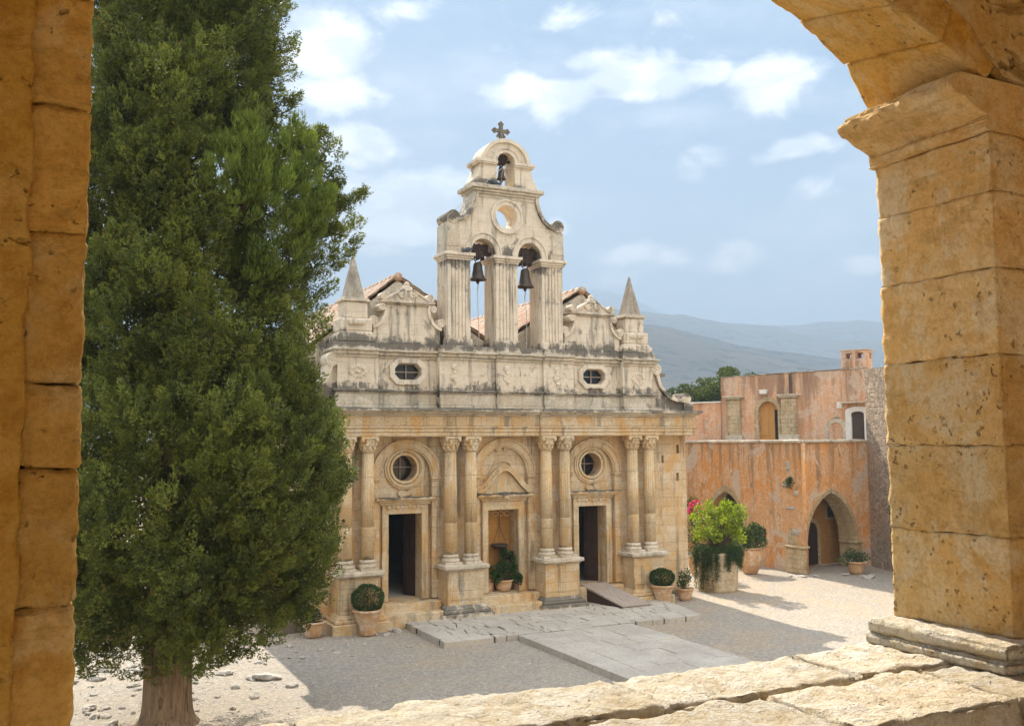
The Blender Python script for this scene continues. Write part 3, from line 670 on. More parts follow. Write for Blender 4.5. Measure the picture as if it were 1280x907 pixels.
# door frames, lintels
for c in ARC:
    b = MB(); fw = .19
    for s_ in (-1, 1):
        x0, x1 = sorted((c + s_ * DW, c + s_ * (DW + fw))); b.box(x0, x1, .03, .5, DB, DT + .02)
    b.box(c - DW - fw, c + DW + fw, .028, .5, DT, DT + .26)
    fr = b.build('door_frame', FACT, church, .012, (.008, 6, .2))
    b = MB(); b.box(c - .76, c + .76, -.02, .3, DT + .262, DT + .34); b.box(c - .84, c + .84, -.10, .3, DT + .34, DT + .40); b.box(c - .92, c + .92, -.17, .3, DT + .40, DT + .47)
    lc = b.build('lintel_cornice', FACT, church, .012, (.014, 6, .12))
    b = MB()
    if c:   # small scroll ornament on the lintel
        for s_ in (-1, 1): b.volute(c + s_ * .13, 3.60, .085, .02, .15, s_, math.pi / 2)
        b.box(c - .56, c + .56, .012, .1, 3.14, 3.27)
        for k in range(9): b.ball((c + (k - 4) * .125, .01, 3.21 + .02 * (k % 2)), (.07, .05, .05))
        b.box(c - .16, c + .16, .05, .15, 3.2, 3.64)
        b.build('lintel_carving', FACT, church, 0, (.008, 8, .3))
    else:   # broken scroll pediment over the niche
        path = []
        for i in range(31):
            t = -1 + 2 * i / 30; path.append((t * .86, 3.56 + .62 * (0.5 + 0.5 * math.cos(t * math.pi)) ** 1.15))
        b.prism(band(path, .16), -.09, .14); b.prism(band(path, .05), -.13, .14)
        b.prism(path + [(.86, 3.50), (-.86, 3.50)], .0, .14)
        for s_ in (-1, 1): b.volute(s_ * .82, 3.63, .13, -.13, .12, s_, math.pi / 2)
        for i in range(15):
            t = -.72 + 1.44 * i / 14; b.volute(t * .86, 3.655 + .62 * (0.5 + 0.5 * math.cos(t * math.pi)) ** 1.15, .062, -.14, .1, 1 if t < 0 else -1)
        b.build('scroll_pediment', FACT, church, .006)
        b = MB()
        pth = [(-.62, 3.95), (-.5, 4.0), (-.36, 4.2), (-.27, 4.42), (-.2, 4.47), (.0, 4.5), (.2, 4.47), (.27, 4.42), (.36, 4.2), (.5, 4.0), (.62, 3.95)]
        b.prism(band(pth, -.05), .09, .15); b.build('ghost_moulding', FAC, church, .004)
        b = MB(); b.ball((0, -.1, 3.42), (.10, .08, .11)); b.ball((-.05, -.15, 3.46), .05); b.ball((.06, -.14, 3.37), .05)
        b.build('lintel_carving', FACT, church, 0, (.02, 9, .1))
# niche back, walls and carving
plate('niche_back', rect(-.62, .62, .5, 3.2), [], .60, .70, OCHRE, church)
b = MB()
for k in range(5): b.tube([(-.42 + k * .2 + .09 * math.cos(a), .60, 2.86 + .07 * math.sin(a)) for a in [i * .35 for i in range(17)]], .015, 5)
b.build('niche_carving', FACT, church)
# doors: dark leaves swung inwards, floor and rooms behind
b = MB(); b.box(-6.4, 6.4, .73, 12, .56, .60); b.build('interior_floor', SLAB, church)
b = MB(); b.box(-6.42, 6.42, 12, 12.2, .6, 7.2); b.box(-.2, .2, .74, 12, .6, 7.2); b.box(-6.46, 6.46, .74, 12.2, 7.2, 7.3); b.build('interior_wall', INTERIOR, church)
for c in (-3.1, 3.1):
    d = empty('door', (c, 0, 0), 0, church)
    for s_, ang in ((1, 52 if c > 0 else 62), (-1, 84)):
        M_ = Matrix.Translation((s_ * (DW - .01), .56, 0)) @ Matrix.Rotation(-s_ * R(ang), 4, 'Z') @ Matrix.Scale(-s_, 4, (1, 0, 0))
        b = MB(); w = .48; b.box(0, w, 0, .05, DB + .02, DT - .02, M_)
        for z0, z1 in ((.72, 1.22), (1.32, 1.78), (1.88, 2.40), (2.48, 2.90)):
            for x0, x1 in ((.06, .225), (.265, .43)):
                b.box(x0, x1, -.022, .0, z0, z1, M_); b.box(x0 + .035, x1 - .035, -.035, -.022, z0 + .045, z1 - .045, M_)
        lf = b.build('door_leaf', WOOD, d, .006)
        b = MB(); b.box(.42, .445, -.06, -.023, 1.62, 1.74, M_); b.build('handle', IRON, lf)
# round windows with stone ring and wooden cross
for c in (-3.1, 3.1):
    w = empty('round_window', (c, 0, 0), 0, church)
    b = MB(); n = 40
    for ro, ri, y in ((.60, .47, .09), (.54, .50, .055), (.44, .37, .075)):
        for i in range(n):
            a0, a1 = 2 * math.pi * i / n, 2 * math.pi * (i + 1) / n
            vs = [(r_ * math.cos(a), y_, 4.31 + r_ * math.sin(a)) for y_ in (y, .2) for a in (a0, a1) for r_ in (ri, ro)]
            b.add(vs, [(0, 1, 3, 2), (4, 6, 7, 5), (1, 5, 7, 3), (0, 2, 6, 4)])
    b.build('window_ring', FACT, w, 0, (.006, 7, .2))
    b = MB(); b.tube([(0, .52, 3.94), (0, .52, 4.68)], .018, 6); b.tube([(-.36, .52, 4.33), (.36, .52, 4.33)], .018, 6); b.build('glazing_bar', PLANK, w)
    b = MB(); b.add([(.37 * math.cos(2 * math.pi * i / 24), .56, 4.31 + .37 * math.sin(2 * math.pi * i / 24)) for i in range(24)], [tuple(range(24))]); b.build('pane', GLASS, w)
# steps
b = MB(); b.box(-1.0, 1.0, -.40, .05, GND, .585); b.build('step', FACT, church, .02, (.012, 4, .25))
b = MB(); b.box(-.92, .92, -.78, -.38, GND, .36); b.build('step', FACT, church, .02, (.014, 4, .25))
b = MB(); b.box(-4.0, -2.15, -.36, .05, GND, .585); b.build('step', FACT, church, .02, (.012, 4, .25))
b = MB(); b.box(-3.98, -2.2, -.80, -.34, GND, .36); b.build('step', FACT, church, .02, (.014, 4, .25))
b = MB(); b.box(2.2, 4.0, -.30, .05, GND, .585); b.build('step', FACT, church, .02, (.012, 4, .25))
# pedestals and paired columns
for cx in (-4.66, -1.56, 1.56, 4.66):
    b = MB(); b.box(cx - .56, cx + .56, -.74, .04, .46, 1.42); b.box(cx - .50, cx + .50, -.755, -.6, .62, 1.34)
    pd = b.build('pedestal', FAC, church, .012, (.008, 5, .25))
    b = MB(); b.box(cx - .80, cx + .80, -.97, .04, GND, .26); b.box(cx - .72, cx + .72, -.90, .04, .26, .36); b.taper(cx, -.40, .36, .47, .68, .46, .58, .37)
    b.build('pedestal_base', GREY if abs(cx) < 2 else FACT, pd, .025, (.016, 4, .2))
    b = MB(); b.box(cx - .62, cx + .62, -.80, .04, 1.42, 1.47); b.box(cx - .69, cx + .69, -.87, .04, 1.47, 1.58)
    b.build('pedestal_slab', GREY, pd, .015, (.014, 6, .14))
    for s_ in (-1, 1):
        x = cx + s_ * .315; cy = -.36
        b = MB(); b.lathe([(.185, 1.86), (.185, 2.72), (.188, 2.74)], x, cy, 32); b.lathe([(.186, 2.72), (.180, 3.6), (.166, 4.80)], x, cy, 64, flute=.09, nfl=16)
        cl = b.build('column', COLM, church, 0, None, True)
        b = MB(); b.box(x - .25, x + .25, cy - .25, cy + .25, 1.58, 1.65); b.lathe([(.25, 1.65), (.268, 1.685), (.25, 1.725), (.21, 1.74), (.20, 1.765), (.225, 1.785), (.232, 1.81), (.215, 1.835), (.19, 1.86)], x, cy, 28)
        b.build('column_base', GREY, cl, 0, (.012, 8, .15))
        b = MB(); b.lathe([(.19, 4.79), (.195, 4.81), (.18, 4.83), (.175, 4.9), (.20, 5.02), (.245, 5.13)], x, cy, 24)
        for row, (zr, rr, k, sz) in enumerate(((4.90, .185, 8, .055), (5.0, .20, 8, .06))):
            for i in range(k):
                a = 2 * math.pi * (i + .5 * row) / k; b.ball((x + rr * math.cos(a), cy + rr * math.sin(a), zr), (sz, sz, .085)); b.ball((x + (rr + .045) * math.cos(a), cy + (rr + .045) * math.sin(a), zr + .075), .032)
        for sx in (-1, 1):
            for sy in (-1, 1): b.ball((x + sx * .2, cy + sy * .2, 5.11), (.06, .06, .065))
        b.box(x - .24, x + .24, cy - .24, cy + .24, 5.14, 5.205)
        b.build('capital', FACT, cl, 0, (.009, 12, .2))
    b = MB(); b.box(cx - .13, cx + .13, -.06, .02, 1.6, 5.2); b.build('pilaster_strip', FAC, church, .006)
# entablature
def courses(name, runs, prof, yb, mat, parent, rough=(.008, 5, .22), bev=.012):
    b = MB()
    for (x0, x1, yf) in runs:
        for (z0, z1, pr) in prof: b.box(x0 - pr * (x0 < -6 or x0 in ends), x1 + pr * (x1 > 6 or x1 in ends), yf - pr, yb, z0, z1)
    return b.build(name, mat, parent, bev, rough)
ends = set()
RUNS = [(-6.72, -1.02, -.50), (-1.018, 1.018, -.40), (1.02, 6.72, -.50)]
courses('architrave', RUNS, [(5.205, 5.33, .0), (5.332, 5.44, .025), (5.442, 5.49, .06)], .0, FAC, church)
b = MB()
for (x0, x1, yf) in RUNS: b.box(x0, x1, yf + .03, .0, 5.492, 5.80)
for k in range(34):
    x = -6.4 + 12.8 * k / 33 + random.uniform(-.08, .08); yf = -.47 if abs(x) > 1.02 else -.37
    if abs(x) > .9 and abs(abs(x) - 1.02) < .12: continue
    for q in range(5): b.ball((x + random.uniform(-.12, .12), yf + .02, 5.64 + random.uniform(-.09, .09)), (random.uniform(.03, .06), .035, random.uniform(.025, .05)))
b.build('frieze', FAC, church, 0, (.01, 8, .22))
courses('cornice', RUNS, [(5.802, 5.86, .03), (5.862, 5.915, .12), (5.917, 6.0, .20)], .3, GREY, church, (.018, 5, .14))
# --- upper storey
U0 = 6.0
BLK = [(-5.22, -4.06, -.34), (-4.058, -2.22, -.12), (-2.218, -1.18, -.40), (-1.178, -.41, -.30), (-.408, .408, -.40), (.41, 1.178, -.30), (1.18, 2.218, -.40), (2.22, 4.058, -.12), (4.06, 5.22, -.34)]
oval = {1: -3.1, 7: 3.1}
for i, (x0, x1, yf) in enumerate(BLK):
    hl = [octo(oval[i], 7.06, .40, .24, .15)] if i in oval else []
    plate('upper_wall', rect(x0, x1, U0 + .002, 7.62), hl, yf, .55, FAC, church)
ends = {-5.22, 5.22}
courses('plinth_moulding', BLK, [(U0 + .003, 6.10, .09), (6.102, 6.42, .05), (6.422, 6.47, .08), (6.472, 6.54, .13)], .0, GREY, church, (.012, 5, .16))
courses('upper_cornice', BLK, [(7.42, 7.50, .05), (7.502, 7.60, .11), (7.602, 7.66, .18), (7.662, 7.84, .06)], .5, GREY, church, (.016, 5, .14))
for i, c in oval.items():
    w = empty('oval_window', (c, 0, 0), 0, church)
    b = MB(); o1 = octo(0, 7.06, .56, .38, .22); o2 = octo(0, 7.06, .40, .24, .15)
    for k in range(8):
        k2 = (k + 1) % 8; vs = [(p[0], y, p[1]) for y in (-.20, -.1) for p in (o2[k], o1[k], o1[k2], o2[k2])]
        b.add(vs, [(0, 1, 2, 3), (7, 6, 5, 4), (1, 5, 6, 2), (0, 3, 7, 4)])
    b.build('window_ring', FACT, w, .015, (.012, 8, .1))
    b = MB(); b.box(-.015, .015, .02, .05, 6.80, 7.32); b.box(-.42, .42, .018, .048, 7.045, 7.075)
    for p, q in zip(o2, o2[1:] + o2[:1]): b.tube([(p[0] * .97, .04, 7.06 + (p[1] - 7.06) * .95), (q[0] * .97, .04, 7.06 + (q[1] - 7.06) * .95)], .022, 6)
    b.build('glazing_bar', PLANK, w)
    b = MB(); b.add([(p[0], .09, p[1]) for p in o2], [tuple(range(8))]); b.build('pane', GLASS, w)
for cx, yf in ((-4.64, -.34), (-1.70, -.40), (0, -.40), (1.70, -.40), (4.64, -.34), (-.79, -.30), (.79, -.30)):
    b = MB()
    if abs(cx) in (1.70, 0):
        for k, (dx, z, r_) in enumerate(((0, 7.22, .10), (.02, 7.06, .075), (-.02, 6.93, .11), (.03, 6.80, .075), (.06, 7.12, .06), (-.07, 6.99, .06))): b.ball((cx - .08 + dx, yf + .0, z), (r_, .07, r_))
    elif abs(cx) > 4:
        for k in range(12):
            a = k * .52; b.ball((cx + .2 * math.cos(a), yf + .01, 7.02 + .15 * math.sin(a)), (.07, .045, .06))
        b.ball((cx, yf, 7.02), (.07, .05, .07))
    else:
        for k in range(5): b.ball((cx + random.uniform(-.07, .07), yf + .02, 7.1 + random.uniform(-.14, .14)), (.06, .04, .06))
    b.build('carved_relief', FACT, church, 0, (.03, 9, .1))
# obelisks over the outer bays
for s_ in (-1, 1):
    cx = s_ * 4.66; cy = .12
    ob = MB(); ob.box(cx - .56, cx + .56, cy - .46, cy + .46, 7.842, 8.05); ob.taper(cx, cy, 8.05, 8.16, .54, .44, .46, .38); ob.box(cx - .46, cx + .46, cy - .38, cy + .38, 8.16, 8.52)
    ob.lathe([(.60, 8.30), (.62, 8.42), (.56, 8.52)], cx, cy, 8, Matrix.Translation((cx, cy, 0)) @ Matrix.Rotation(R(22.5), 4, 'Z') @ Matrix.Scale(.82, 4) @ Matrix.Translation((-cx, -cy, 1.85)))
    ob.box(cx - .345, cx + .345, cy - .30, cy + .30, 8.52, 9.00)
    o = ob.build('obelisk', FAC, church, .03, (.014, 4, .16))
    b = MB(); b.box(cx - .41, cx + .41, cy - .36, cy + .36, 9.0, 9.06); b.box(cx - .37, cx + .37, cy - .32, cy + .32, 9.06, 9.11); b.build('ledge', GREY, o, .012, (.012, 6, .12))
    b = MB(); b.taper(cx, cy, 9.11, 10.40, .275, .26, .02, .02); b.build('spire', SPIRE, o, .012, (.010, 5, .16))
# scrolled gables
for c in (-3.1, 3.1):
    def side(s_):
        return [(c + s_ * 1.02, 7.84), (c + s_ * 1.02, 8.36), (c + s_ * .92, 8.40), (c + s_ * .80, 8.50), (c + s_ * .70, 8.66), (c + s_ * .66, 8.84), (c + s_ * .70, 8.98)]
    L_ = side(-1); R_ = side(1)
    poly = R_ + L_[::-1]
    b = MB(); b.prism(poly, -.10, .38); g = b.build('gable', FAC, church, .015, (.010, 5, .2))
    b = MB()
    for s_ in (-1, 1):
        pth = [(c + s_ * 1.06, 8.36), (c + s_ * .94, 8.40), (c + s_ * .82, 8.50), (c + s_ * .73, 8.66), (c + s_ * .69, 8.84), (c + s_ * .72, 8.98)]
        b.prism(band(pth, .09 * s_), -.17, .34)
        b.volute(c + s_ * 1.03, 8.50, .125, -.20, .30, -s_, 0 if s_ < 0 else math.pi); b.volute(c + s_ * .78, 8.90, .11, -.20, .30, s_, 0 if s_ < 0 else math.pi)
    b.box(c - .98, c + .98, -.14, .34, 7.842, 7.93)
    b.build('scroll', FACT, g, .008)
    b = MB(); b.box(c - .74, c + .74, -.16, .36, 8.98, 9.03); b.box(c - .82, c + .82, -.22, .36, 9.03, 9.09); b.build('gable_ledge', GREY, g, .01, (.012, 6, .14))
    b = MB(); top = [(c - .62, 9.09)] + [(c - .62 + 1.24 * i / 20, 9.14 + .26 * math.sin(math.pi * i / 20) ** 1.3) for i in range(21)] + [(c + .62, 9.09)]
    b.prism(top, -.12, .26); b.prism(band([(x, z) for x, z in top[1:-1]], .06), -.17, .26)
    for s_ in (-1, 1):
        b.volute(c + s_ * .70, 9.21, .125, -.18, .22, s_, math.pi / 2); b.volute(c + s_ * .17, 9.30, .13, -.19, .22, -s_, math.pi / 2)
    for dx, z, r_ in ((0, 9.50, .12), (-.1, 9.46, .08), (.1, 9.46, .08), (0, 9.60, .08)): b.ball((c + dx, -.02, z), (r_, .12, r_))
    b.build('gable_crest', FACT, g, .006)
# shoulder scrolls down to the lower cornice
for s_ in (-1, 1):
    P_ = [(5.22, 7.30), (5.30, 7.28), (5.36, 7.10), (5.42, 6.90), (5.52, 6.70), (5.68, 6.52), (5.90, 6.38), (6.15, 6.30), (6.40, 6.28), (6.55, 6.30)]
    P_ = [(s_ * x, z) for x, z in P_]
    b = MB(); b.prism(P_ + [(s_ * 6.62, 6.0), (s_ * 5.22, 6.0)], -.22, .30); sh = b.build('shoulder_scroll', FAC, church, .01)
    b = MB(); b.prism(band(P_, .14 * s_), -.32, .34); b.prism(band(P_, .05 * s_), -.36, .36)
    b.volute(s_ * 5.36, 7.34, .19, -.37, .3, s_, math.pi); b.volute(s_ * 6.53, 6.42, .17, -.37, .3, -s_, 0)
    b.box(*sorted((s_ * 6.45, s_ * 6.82)), -.30, .3, 6.003, 6.26)
    b.build('scroll', FACT, sh, .008)
# --- bell tower
tw = empty('bell_tower', (0, 0, 7.84), 0, church)
Bz = Matrix.Translation((0, 0, -7.84))
YF, YB = -.30, .46
def tbuild(b, name, mat, parent, bevel=0.0, rough=None, smooth=False):
    b.v = [(x, y, z - 7.84) for x, y, z in b.v] if parent is tw else b.v
    return b.build(name, mat, parent, bevel, rough, smooth)
for cx in (-1.56, 0, 1.56):
    b = MB(); hw = .365; b.box(cx - hw, cx + hw, YF + .03, YB - .03, 7.845, 10.44)
    b.box(cx - hw - .05, cx + hw + .05, YF - .03, YB + .03, 7.845, 8.06)
    for x0 in (-.365, -.205, -.125, -.025, .025 + .05, .155, .285):   # reeded pilaster faces
        pass
    for dx, w in ((-.315, .05), (-.185, .045), (-.075, .04), (.035, .04), (.145, .045), (.285, .08)): b.box(cx + dx - w, cx + dx + w, YF, YF + .05, 8.06, 10.40)
    for dy, w in ((-.26, .05), (-.13, .045), (.0, .045), (.13, .045), (.36, .06)):
        for s_ in (-1, 1):
            x0, x1 = sorted((cx + s_ * (hw - .02), cx + s_ * (hw + .022))); b.box(x0, x1, .08 + dy - w, .08 + dy + w, 8.06, 10.40)
    tbuild(b, 'pier', FAC, tw, .01, (.009, 5, .2))
    b = MB(); e = .0
    for z0, z1, p in ((10.40, 10.46, .03), (10.46, 10.53, .07), (10.53, 10.62, .12)): b.box(cx - hw - p, cx + hw + p, YF - p, YB + p, z0, z1)
    tbuild(b, 'pier_cap', FACT, tw, .01, (.012, 6, .14))
# pierced screen above the piers
def flank(s_): return [(s_ * 1.93, 10.62), (s_ * 1.93, 11.52), (s_ * 1.62, 11.56), (s_ * 1.42, 11.62), (s_ * 1.22, 11.78), (s_ * 1.08, 12.02), (s_ * .98, 12.30), (s_ * .96, 12.52)]
r_ = flank(1); l_ = flank(-1)
outer = r_ + l_[::-1]
outer[0] = (1.93, 10.622); outer[-1] = (-1.93, 10.622)
def arcs(cx, r, n=20): return [(cx + r * math.cos(math.pi * i / n), 10.66 + r * 1.12 * math.sin(math.pi * i / n)) for i in range(n + 1)]
out2 = [(1.93, 10.622)] + r_[1:] + l_[::-1][:-1] + [(-1.93, 10.622)] + [(-1.19, 10.622)] + arcs(-.78, .41)[::-1][0:] + [(-.37, 10.622), (.37, 10.622)] + arcs(.78, .41)[::-1] + [(1.19, 10.622)]
pl = plate('arch_screen', out2, [circle(0, 11.84, .36, 32)], YF, YB - .02, FAC, tw, Bz, .008)
b = MB(); n = 30
for cx in (-.78, .78):
    for ro, ri, y in ((.60, .41, YF - .04), (.60, .55, YF - .075)):
        pts = [(cx + ro * math.cos(math.pi * i / n), 10.64 + ro * 1.10 * math.sin(math.pi * i / n)) for i in range(n + 1)] + [(cx + ri * math.cos(math.pi * i / n), 10.64 + ri * 1.12 * math.sin(math.pi * i / n)) for i in range(n, -1, -1)]
        b.prism(pts, y, YF + .05)
tbuild(b, 'arch_moulding', FACT, tw, .006, (.006, 6, .2))
b = MB(); n = 40
for ro, ri, y in ((.53, .36, YF - .035), (.53, .48, YF - .07)):
    for i in range(n):
        a0, a1 = 2 * math.pi * i / n, 2 * math.pi * (i + 1) / n
        vs = [(q * math.cos(a), y_, 11.84 + q * math.sin(a)) for y_ in (y, YF + .05) for a in (a0, a1) for q in (ri, ro)]
        b.add(vs, [(0, 1, 3, 2), (4, 6, 7, 5), (1, 5, 7, 3), (0, 2, 6, 4)])
tbuild(b, 'oculus_ring', FACT, tw, 0, (.006, 6, .2))
for s_ in (-1, 1):
    b = MB()
    b.prism(band(flank(s_)[2:], -.13 * s_), YF - .06, YB + .02); b.prism(band(flank(s_)[2:], -.05 * s_), YF - .10, YB + .04)
    b.box(*sorted((s_ * 1.50, s_ * 1.97)), YF - .03, YB + .01, 10.625, 10.80); b.box(*sorted((s_ * 1.56, s_ * 1.95)), YF - .045, YB + .02, 10.80, 11.50)
    b.volute(s_ * 1.76, 11.68, .20, YF - .10, YB + .04, s_, math.pi)
    tbuild(b, 'flank_scroll', GREY, tw, .01)
b = MB()
for z0, z1, w, p in ((12.36, 12.46, 1.0, .02), (12.46, 12.54, 1.04, .06), (12.54, 12.62, 1.12, .12), (12.62, 12.74, 1.22, .18)): b.box(-w, w, YF - p, YB + p, z0, z1)
tbuild(b, 'belfry_ledge', GREY, tw, .012, (.014, 6, .14))
bel = [(1.14, 12.742), (1.08, 12.86), (.98, 13.0), (.90, 13.2), (.86, 13.44)]
outer = bel + [(.80 * math.cos(math.pi * i / 24), 13.44 + .76 * math.sin(math.pi * i / 24)) for i in range(25)] + [(-x, z) for x, z in bel[::-1]]
op = [(.30, 12.742)] + [(.30 * math.cos(math.pi * i / 16), 13.56 + .30 * math.sin(math.pi * i / 16)) for i in range(17)] + [(-.30, 12.742)]
out3 = outer + op[::-1]
plate('belfry', out3, [], YF + .02, YB - .04, FAC, tw, Bz, .006)
b = MB(); n = 28
for s_ in (-1, 1):
    b.box(*sorted((s_ * .30, s_ * .95)), YF - .04, YB + .02, 13.42, 13.47); b.box(*sorted((s_ * .29, s_ * .98)), YF - .07, YB + .04, 13.47, 13.55)
for ro, ri, y, y2 in ((.82, .70, YF - .05, YB + .02), (.47, .30, YF - .03, YF + .1), (.47, .42, YF - .06, YF + .1)):
    pts = [(ro * math.cos(math.pi * i / n), 13.50 + ro * .92 * math.sin(math.pi * i / n)) for i in range(n + 1)] + [(ri * math.cos(math.pi * i / n), 13.50 + ri * (.92 if ri > .5 else 1.1) * math.sin(math.pi * i / n)) for i in range(n, -1, -1)]
    b.prism(pts, y, y2)
tbuild(b, 'belfry_moulding', FACT, tw, .006, (.007, 6, .2))
b = MB(); cz = 14.24
b.box(-.055, .055, .0, .1, 14.2, 14.84); b.box(-.21, .21, .002, .098, 14.56, 14.66)
for x, z in ((-.22, 14.61), (.22, 14.61), (0, 14.83)):
    for dx, dz in ((0, .05), (.05, 0), (0, -.05), (-.05, 0)): b.ball((x + dx, .05, z + dz), (.045, .05, .045))
for s_ in (-1, 1): b.ball((s_ * .11, .05, 14.44), (.05, .045, .045)); b.ball((s_ * .08, .05, 14.50), (.04, .04, .04))
b.taper(0, .05, 14.16, 14.26, .16, .14, .08, .07)
tbuild(b, 'cross', DKSTONE, tw, .006)
# --- body of the church behind the front
b = MB(); b.box(-6.6, -6.46, .3, 21, GND, 5.96); b.box(6.46, 6.6, .3, 21, GND, 5.96); b.box(-6.6, 6.6, 20.9, 21.1, GND, 8.3)
b.box(-6.62, 6.62, .3, 21, 5.962, 6.0); b.build('side_wall', FAC, church)
for s_ in (-1, 1):
    poly = [(s_ * 5.62, 6.002), (s_ * 5.62, 7.80), (s_ * 3.15, 9.82), (s_ * .02, 7.92), (s_ * .02, 6.002)]
    b = MB(); b.prism(poly, .62, .95); b.prism(poly, 20.2, 20.5); b.box(*sorted((s_ * 5.60, s_ * 5.5)), .95, 20.2, 6.002, 7.75)
    b.build('nave_gable_wall', GREY, church)
def tile_slope(xr, zr, xe, ze, y0, y1):
    nl = 40; ny = int((y1 - y0) / .033); V = np.zeros((nl + 1, ny + 1, 3)); dx, dz = xe - xr, ze - zr; Ls = math.hypot(dx, dz); nx_, nz_ = -dz / Ls, dx / Ls
    if nz_ < 0: nx_, nz_ = -nx_, -nz_
    for i in range(nl + 1):
        t = i / nl; row = (t * Ls / .38); saw = .022 * (row % 1.0)
        for j in range(ny + 1):
            y = y0 + (y1 - y0) * j / ny; c_ = (y / .23); k = int(math.floor(c_)); u = c_ - k
            jit = .018 * mnoise.noise(Vector((k * 1.7, math.floor(row) * 2.3, xr)))
            h = .085 * abs(math.sin(math.pi * u)) + saw * 1.6 + jit * 1.5 + (.03 if u < .5 else 0) * 0
            V[i, j] = (xr + dx * t + nx_ * h, y, zr + dz * t + nz_ * h)
    n = ny + 1; I = np.arange(nl)[:, None] * n + np.arange(ny)[None, :]
    return V.reshape(-1, 3), np.stack([I, I + 1, I + n + 1, I + n], -1).reshape(-1)
for s_ in (-1, 1):
    rf = None
    for xr, zr, xe, ze in ((s_ * 3.15, 9.90, s_ * 5.78, 7.72), (s_ * 3.15, 9.90, s_ * .0, 7.96)):
        V, Fc = tile_slope(xr, zr, xe, ze, .55, 20.6)
        o = link_mesh('roof_slope' if rf else 'roof', fast_mesh('roof', V, Fc, 4), TILE, rf or church, True)
        if not rf:
            rf = o; b = MB()
            for k in range(50):
                y = .55 + k * .4; b.tube([(s_ * 3.15, y, 9.92), (s_ * 3.15, y + .42, 9.94)], [.13, .105], 10)
            b.build('ridge_tile', TILE, rf, 0, None, True)

# ================================================================== BELLS
def bell(label, x, z_top, h, r, stock, rope_to, chain=.25):
    t = empty('bell', (x, .06, z_top)); tag(t, label, 'bell', 'bronze bells of the belfry')
    b = MB(); zb = -stock - h
    prof = [(.02, zb + h), (r * .30, zb + h * .99), (r * .44, zb + h * .93), (r * .50, zb + h * .80), (r * .56, zb + h * .55), (r * .66, zb + h * .30), (r * .82, zb + h * .12), (r * 1.0, zb + h * .03), (r * 1.0, zb), (r * .9, zb + .01), (r * .55, zb + h * .35), (r * .4, zb + h * .8)]
    b.lathe(prof, 0, 0, 28); b.build('body', BRONZE, t, 0, None, True)
    b = MB(); w = r * 1.15
    b.box(-w, w, -.10, .10, -stock * .42, 0); b.box(-w * .8, w * .8, -.12, .12, -stock * .30, -stock * .1); b.box(-w * .45, w * .45, -.09, .09, -stock * .75, -stock * .42)
    for dx in (-.5, 0, .5): b.box(w * dx - .02, w * dx + .02, -.125, .125, -stock * .9, .02)
    b.box(w * .4, w * 2.0, -.05, .05, -stock * .62, -stock * .42)
    for dx in (-.28, .28): b.tube([(r * dx, 0, -stock * .7), (r * dx * 1.5, 0, -stock * .88), (r * dx * .8, 0, -stock - .01)], .02, 6)
    b.build('headstock', IRON, t, .008)
    b = MB(); b.tube([(0, 0, zb + h * .7), (0, 0, zb - .05)], .016, 6); b.ball((0, 0, zb - .06), (.05, .05, .065)); b.build('clapper', IRON, t)
    b = MB(); pts = [(0, 0, zb - .10)] + [(.012 * math.sin(i), 0, zb - .1 - chain * i / 5) for i in range(1, 6)]
    b.tube(pts, .018, 5); b.tube([pts[-1]] + rope_to, .010, 5); b.build('pull_rope', ROPE, t)
bell('bronze bell hanging in the left arch of the belfry', -.80, 10.98, .56, .27, .52, [(-.02, -.05, -2.0), (.0, -.10, -3.1)], .2)
bell('bronze bell hanging lower in the right arch of the belfry', .80, 10.98, .60, .28, .60, [(.02, -.05, -2.0), (-.02, -.10, -3.1)], .26)
bell('smallest bell, alone in the top opening of the belfry below the cross', .0, 13.82, .42, .155, .32, [(-.1, -.35, -.45), (-.75, -.42, -1.05), (-1.95, -.46, -2.15), (-2.12, -.46, -3.3), (-2.10, -.50, -5.6)], .03)
def pigeon(loc, rz, label):
    M_ = Matrix.Rotation(R(-18), 4, 'Y'); b = MB()
    Mx = Matrix.Translation((0, 0, .085)) @ M_ @ Matrix.Rotation(R(90), 4, 'Y')
    b.lathe([(.004, -.24), (.03, -.2), (.035, -.13), (.06, -.07), (.072, .0), (.068, .05), (.045, .095), (.03, .12), (.034, .15), (.034, .17), (.022, .19), (.006, .20), (.002, .23)], 0, 0, 12, Mx)
    for s_ in (-1, 1): b.tube([(-.0, s_ * .03, .04), (.01, s_ * .03, .0), (.035, s_ * .03, .0)], .007, 5)
    o = b.build('pigeon', FEATHER, None, 0, None, True); o.location = loc; o.rotation_euler = (0, 0, rz); tag(o, label, 'pigeon', 'pigeons on the belfry')
pigeon((-.46, -.42, 12.74), 2.6, 'dark pigeon on the ledge beneath the topmost bell')
pigeon((-1.32, -.38, 10.62), .3, 'dark pigeon on the pier cap beside the left bell')

# ================================================================== MONASTERY WING (orange building on the right)
wing = empty('monastery_wing', (13, 2, 0))
tag(wing, 'two storey monastery wing of peeling orange plaster with pointed porch arch and roof chimney', 'building')
wing.location = (0, 0, 0)
def wallM(p0, p1):
    a = Vector((p0[0], p0[1], 0)); d = (Vector((p1[0], p1[1], 0)) - a); ang = math.atan2(d.y, d.x)
    return Matrix.Translation(a) @ Matrix.Rotation(ang, 4, 'Z'), d.length
def tmb(b, M_):
    b.v = [tuple(M_ @ Vector(q)) for q in b.v]; return b
K = (13.42, 1.85); A1 = (14.35, 13.5)
